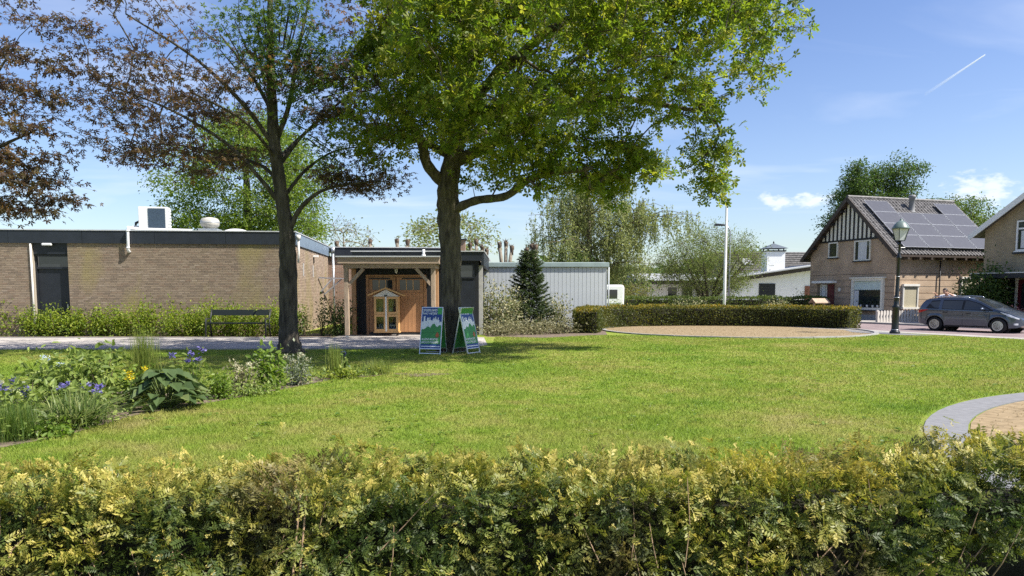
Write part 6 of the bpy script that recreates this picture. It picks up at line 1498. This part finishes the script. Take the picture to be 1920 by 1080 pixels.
M['paleblue'] = leafmat('pale_blue_petals', ((0, (.40, .50, .66)), (1, (.65, .72, .80))), trans=.3); M['creamp'] = leafmat('cream_petals', ((0, (.45, .42, .28)), (1, (.70, .66, .50))), trans=.3)
def blooms(parent, spots, m, r=.035, petals=9, size=.035, nm='flower'):
    for (x, y, z) in spots:
        a = rng.uniform(0, 2*math.pi, petals*3); P = np.array([x, y, z]) + rvec(petals*3)*r*.40; V, F, T = scatter(*LEAF['diamond'], P, np.stack([np.cos(a), np.sin(a), .4+0*a], 1), rvec(len(P), .4)+np.array([0, 0, 1]), size*rng.uniform(.7, 1.3, len(P)), rng.random(len(P)))
        o = np_mesh(nm, V, F, m, {'tint': T}); f = place(nm, o, parent)
        MB().tube([(x*.8, y*.8, z*.45), (x, y, z)], [.004, .003], 4).build('flower_stem', M['herbstem'], f)
M['herbstem'] = mat('green_stem', (.09, .13, .04), .7, .2, 9)
def herb(name, label, base, h, w, n, leaf, size, leafm, fl=None, nf=0, fm=None, fsize=.04, droop=.3, stems=9):
    t = shrub(name, label, base, h, w, n, leaf, size, leafm, stems, .5, 'plant', None, droop)
    if nf: blooms(t, [(rng.uniform(-w, w)*.8, rng.uniform(-w, w)*.8, h*rng.uniform(.75, 1.05)) for _ in range(nf)], fm, .05, 9, fsize)
    return t
strap_clump('ornamental_grass', 'dense clump of fine upright green grass at the near end of the flower bed', (-5.40, 7.95, 0), 900, .46, .28, .006, M['finegrass'], .5)
strap_clump('day_lily', 'arching strap-leaved day lily clump at the lawn edge of the bed', (-5.22, 8.75, 0), 420, .52, .62, .024, M['strap'], .9)
strap_clump('feather_reed_grass', 'tallest upright feather reed grass rising from the flower bed', (-5.35, 10.75, 0), 520, 1.10, .11, .011, M['reed'], .3)
strap_clump('reed_grass', 'thin tuft of tall pale reed grass beyond the maple trunk foot', (-3.35, 13.9, 0), 170, .66, .10, .011, M['reed'], .3)
strap_clump('sedge_clump', 'low rounded yellow-green sedge tuft at the far tip of the bed', (-2.62, 14.45, 0), 520, .36, .5, .007, M['reed'], .6)
strap_clump('sedge_clump', 'dark arching sedge next to the rounded yellow-green tuft', (-2.95, 14.25, 0), 160, .30, .8, .008, M['finegrass'], 1.0)
ho = thing('hosta_plant', 'hosta with broad heart-shaped leaves in the middle of the bed', 'plant', (-4.78, 10.15, 0)); n = 74
a = rng.uniform(0, 2*math.pi, n); lay = rng.random(n); rr = .12 + .34*(1-lay)*rng.uniform(.6, 1.1, n); Pb = np.stack([np.cos(a)*rr, np.sin(a)*rr, .14 + .42*lay], 1)
X = np.stack([np.cos(a), np.sin(a), -.25 + .0*a], 1) + rvec(n, .15); V, F, T = scatter(*LEAF['heart'], Pb, X, rvec(n, .15)+np.array([0, 0, 1]), .25*rng.uniform(.75, 1.2, n), rng.random(n))
tag(place('leaves', np_mesh('leaves', V, F, M['hosta'], {'tint': T}), ho), kind='stuff')
tb = Tubes(); tb.add(Pb*np.array([.1, .1, 0]), Pb, .006, .005); tb.build('leaf_stalks', M['herbstem'], ho, 4)
hf = herb('cornflower_plant', 'leafy violet-flowered plant growing out behind the hosta', (-4.72, 10.75, 0), .72, .24, 260, 'oval', .12, M['herb'], 1, 5, M['violet'], .05)
herb('cornflower_plant', 'violet cornflower clump behind the fine grass, with the most flower heads', (-6.05, 9.05, 0), .50, .50, 420, 'oval', .12, M['herb'], 1, 15, M['violet'], .036)
herb('cornflower_plant', 'violet cornflower standing next to the day lily', (-5.55, 9.55, 0), .42, .3, 200, 'oval', .12, M['herb'], 1, 4, M['violet'], .05)
herb('comfrey_plant', 'tall comfrey-like plant with drooping pointed leaves beside the feather reed grass', (-5.75, 10.2, 0), .86, .34, 620, 'oval', .11, M['herb'], droop=.7)
herb('comfrey_plant', 'broad bushy comfrey-like plant behind the violet cornflowers', (-6.35, 10.3, 0), .78, .5, 1100, 'oval', .095, M['herb'], 1, 3, M['paleblue'], .03, droop=.5)
herb('loosestrife_plant', 'plant with small yellow flowers between the hosta and the comfrey', (-5.30, 10.35, 0), .55, .22, 240, 'oval', .09, M['brightherb'], 1, 7, M['yellowp'], .03)
herb('green_cushion_plant', 'bright green feathery cushion plant next to the hosta', (-4.42, 11.1, 0), .34, .20, 900, 'diamond', .055, M['brightherb'])
herb('cream_spike_plant', 'plant with cream flower spikes beside the green cushion', (-4.30, 11.75, 0), .46, .28, 380, 'diamond', .07, M['sprawl'], 1, 7, M['creamp'], .03)
herb('goldenrod_plant', 'upright leafy light green plant, tallest beyond the hosta', (-4.02, 12.15, 0), .66, .24, 460, 'oval', .10, M['brightherb'], stems=12)
herb('ash_green_plant', 'ash green plant with whitish tops beyond the goldenrod', (-3.72, 12.7, 0), .55, .26, 420, 'diamond', .07, M['ashherb'], 1, 6, M['creamp'], .025)
herb('yellow_groundcover', 'low yellow-green leafy groundcover below the thin reed grass', (-3.15, 13.75, 0), .16, .38, 420, 'oval', .075, M['limegreen'])
herb('green_groundcover', 'low round-leaved groundcover at the foot of the fine grass', (-5.15, 8.15, 0), .14, .30, 320, 'oval', .075, M['brightherb'])
herb('mixed_low_plant', 'low mixed foliage along the front of the bed before the goldenrod', (-4.02, 11.55, 0), .18, .35, 420, 'diamond', .07, M['herb'])
herb('white_flower_plant', 'low plant dotted with white flowers at the outer edge of the bed', (-6.65, 9.6, 0), .40, .35, 320, 'oval', .09, M['ashherb'], 1, 6, M['creamp'], .022)
herb('iris_plant', 'single dark blue iris standing past the thin reed grass', (-3.28, 14.35, 0), .42, .08, 40, 'oval', .12, M['finegrass'], 1, 2, leafmat('dark_blue_petals', ((0, (.03, .03, .10)), (1, (.08, .09, .22)))), .05)

def in_poly(x, y, poly):
    ins = np.zeros(len(x), bool); n = len(poly)
    for i in range(n):
        x1, y1 = poly[i]; x2, y2 = poly[(i+1) % n]
        c = ((y1 > y) != (y2 > y)) & (x < (x2-x1)*(y-y1)/(y2-y1+1e-12) + x1); ins ^= c
    return ins
q = rng.uniform(0, 1, (9000, 2))*np.array([5.6, 7.8]) + np.array([-7.7, 7.1]); q = q[in_poly(q[:, 0], q[:, 1], BED)]
P = np.column_stack([q + rng.normal(0, .05, q.shape), rng.random(len(q))**1.6*(.20 + .12*np.sin(q[:, 0]*4)*np.sin(q[:, 1]*3))+.01])
V, F, T = scatter(*LEAF['oval'], P, rvec(len(P))*np.array([1, 1, .4]), rvec(len(P), .5)+np.array([0, 0, .8]), .075*rng.uniform(.5, 1.4, len(P)), rng.random(len(P)))
tag(place('bed_undergrowth', np_mesh('bed_undergrowth', V, F, M['herb'], {'tint': T}), None), 'low mixed leafy undergrowth covering the soil of the flower bed', 'ground cover', None, 'stuff')
# ------------------------------------------------------------------ grass blades of the lawn (nearer part)
n = 560000
yy = 4.4*np.exp(rng.random(n)*math.log(20.6/4.4)); xx = rng.uniform(-1, 1, n)*(.76*yy+1.2)
extra = 90000; ye = rng.uniform(20.3, 27.5, extra); xe = rng.uniform(-1.5, 17.5, extra)
xx = np.concatenate([xx, xe]); yy = np.concatenate([yy, ye]); n = len(xx)
ok = ~in_poly(xx, yy, [(p[0], p[1]) for p in BED]) & (np.hypot(xx-C1[0], yy-C1[1]) > 5.52) & (np.hypot(xx-C2[0], yy-C2[1]) > 7.46) & ((xx-P0.x)*RN.x + (yy-P0.y)*RN.y < -1.0) & ~((xx < -.6) & (yy > 20.6)) & ~in_poly(xx, yy, [(-.9, 26.7), (1.2, 26.1), (3.6, 28.0), (3.6, 31), (-1, 31)]) & ~in_poly(xx, yy, [(14.0, 28.3), (14.5, 27.5), (15.6, 27.2), (15.0, 29.8), (13.6, 31.5)])
xx, yy = xx[ok], yy[ok]; n = len(xx); far = np.clip(yy/9, .8, 2.2)
a = rng.uniform(0, 2*math.pi, n); h = rng.uniform(.018, .048, n)*(1 + .25*np.sin(xx*1.3)*np.sin(yy*.9)); ln_ = rng.normal(0, .55, (n, 2))*h[:, None]; w = .0042*far*rng.uniform(.7, 1.3, n)
V = np.stack([np.stack([xx-np.cos(a)*w, yy-np.sin(a)*w, 0*xx], 1), np.stack([xx+np.cos(a)*w, yy+np.sin(a)*w, 0*xx], 1), np.stack([xx+ln_[:, 0], yy+ln_[:, 1], h], 1)], 1).reshape(-1, 3)
gr = place('lawn_grass', np_mesh('lawn_grass', V, np.arange(3*n).reshape(-1, 3), M['blade'], {'tint': np.repeat(rng.random(n), 3)}), None)
tag(gr, 'short mown grass of the lawn with dry straw-coloured patches', 'grass', None, 'stuff')
# broad-leaved weeds and a few daisies in the turf
n = 240; wx = rng.uniform(-5, 11, n); wy = 7.6 + 13*rng.random(n)**1.3; okw = ~in_poly(wx, wy, BED) & (np.hypot(wx-C2[0], wy-C2[1]) > 7.6) & (np.abs(wx) < .7*wy); wx, wy = wx[okw], wy[okw]; n = len(wx)
cen = np.repeat(np.column_stack([wx, wy, 0*wx+.02]), 9, 0); a = rng.uniform(0, 6.28, 9*n); X = np.stack([np.cos(a), np.sin(a), .25+0*a], 1)
V, F, T = scatter(*LEAF['oval'], cen + rvec(9*n)*np.array([.05, .05, .004]), X, rvec(9*n, .2)+np.array([0, 0, 1]), .07*rng.uniform(.5, 1.3, 9*n), rng.random(9*n))
tag(place('lawn_weeds', np_mesh('lawn_weeds', V, F, M['brightherb'], {'tint': T}), None), 'flat rosettes of broad-leaved weeds scattered through the lawn', 'weeds', None, 'stuff')
n = 260; wx = rng.uniform(-4, 9, n); wy = 8 + 11*rng.random(n); okw = ~in_poly(wx, wy, BED) & (np.hypot(wx-C2[0], wy-C2[1]) > 7.6); wx, wy = wx[okw], wy[okw]; n = len(wx)
cen = np.repeat(np.column_stack([wx, wy, 0*wx+.045]), 4, 0); a = rng.uniform(0, 6.28, 4*n)
V, F, T = scatter(*LEAF['diamond'], cen, np.stack([np.cos(a), np.sin(a), .1+0*a], 1), np.tile([0, 0, 1.0], (4*n, 1)), .016, rng.random(4*n))
tag(place('daisies', np_mesh('daisies', V, F, M['creamp'], {'tint': T}), None), 'tiny white daisies dotted over the lawn', 'daisies', None, 'stuff')
a = np.linspace(0, 2*math.pi, 22, endpoint=False); r_ = .36 + .10*np.sin(3*a) + rng.normal(0, .03, 22)
sheet('bare_patch', [(-1.75 + r_[i]*1.3*math.cos(a[i]), 14.35 + r_[i]*.8*math.sin(a[i])) for i in range(22)], .006, M['soil'])
# dry grass litter on the sandy circles
n = 26000; a = rng.uniform(0, 2*math.pi, n); r_ = np.sqrt(rng.random(n)); half = np.arange(n) < 12000
cx = np.where(half, C1[0], C2[0]); cy_ = np.where(half, C1[1], C2[1]); R_ = np.where(half, 5.3, 6.85); px_, py_ = cx + R_*r_*np.cos(a), cy_ + R_*r_*np.sin(a)
b = rng.uniform(0, 2*math.pi, n); h = rng.uniform(.01, .03, n); w = .006
V = np.stack([np.stack([px_-np.cos(b)*w, py_-np.sin(b)*w, .008+0*h], 1), np.stack([px_+np.cos(b)*w, py_+np.sin(b)*w, .008+0*h], 1), np.stack([px_+rng.normal(0, .03, n), py_+rng.normal(0, .03, n), .008+h], 1)], 1).reshape(-1, 3)
dg = place('dry_grass', np_mesh('dry_grass', V, np.arange(3*n).reshape(-1, 3), leafmat('straw_blades', ((0, (.20, .15, .075)), (1, (.36, .28, .15))), trans=.2), {'tint': np.repeat(rng.random(n), 3)}), None)
tag(dg, 'thin straw-coloured dry grass on the sandy circles', 'grass', None, 'stuff')

# ------------------------------------------------------------------ far wood and vapour trail
n = 9000; th = rng.uniform(R(-52), R(52), n); d_ = rng.uniform(170, 260, n); hh = 5.5 + 3*np.sin(th*9) + 2*np.sin(th*23+1)
P = np.stack([np.sin(th)*d_, np.cos(th)*d_, rng.random(n)**.7*hh], 1)
V, F, T = scatter(*LEAF['oval'], P, rvec(n), rvec(n)+np.array([0, -.6, .6]), rng.uniform(2.2, 4.2, n), rng.random(n))
fw = place('far_wood', np_mesh('far_wood', V, F, M['deepgreen'], {'tint': T}), None); tag(fw, 'far-off belt of woodland along the horizon', 'woodland', None, 'stuff')

m, nn, ll, b = nodes_of('vapour_trail'); b.inputs['Base Color'].default_value = (.9, .9, .92, 1); b.inputs['Roughness'].default_value = 1
t_ = nn.new('ShaderNodeBsdfTransparent'); x_ = nn.new('ShaderNodeMixShader'); at = nn.new('ShaderNodeAttribute'); at.attribute_name = 'tint'
ll.new(at.outputs['Fac'], x_.inputs[0]); ll.new(t_.outputs[0], x_.inputs[1]); ll.new(b.outputs[0], x_.inputs[2]); ll.new(x_.outputs[0], nn['Material Output'].inputs['Surface'])
pa, pb_ = np.array([1625.0, 3000, 776.0]), np.array([1856.0, 3000, 930.0])
k = 24; V, T = [], []
for i in range(k+1):
    s = i/k; c = pa + (pb_-pa)*s; r_ = 6.5 - 4.2*s
    for q in range(8): V.append(c + r_*np.array([math.cos(q*math.pi/4)*-.55, math.sin(q*math.pi/4), math.cos(q*math.pi/4)*.83])); T.append(.02 + .42*s**1.3)
F = np.array([(8*i+q, 8*i+(q+1) % 8, 8*i+8+(q+1) % 8, 8*i+8+q) for i in range(k) for q in range(8)])
ct = place('vapour_trail', np_mesh('vapour_trail', np.array(V), F, m, {'tint': T}, smooth=True), None); tag(ct, 'thin white vapour trail slanting up through the blue sky', 'vapour trail')
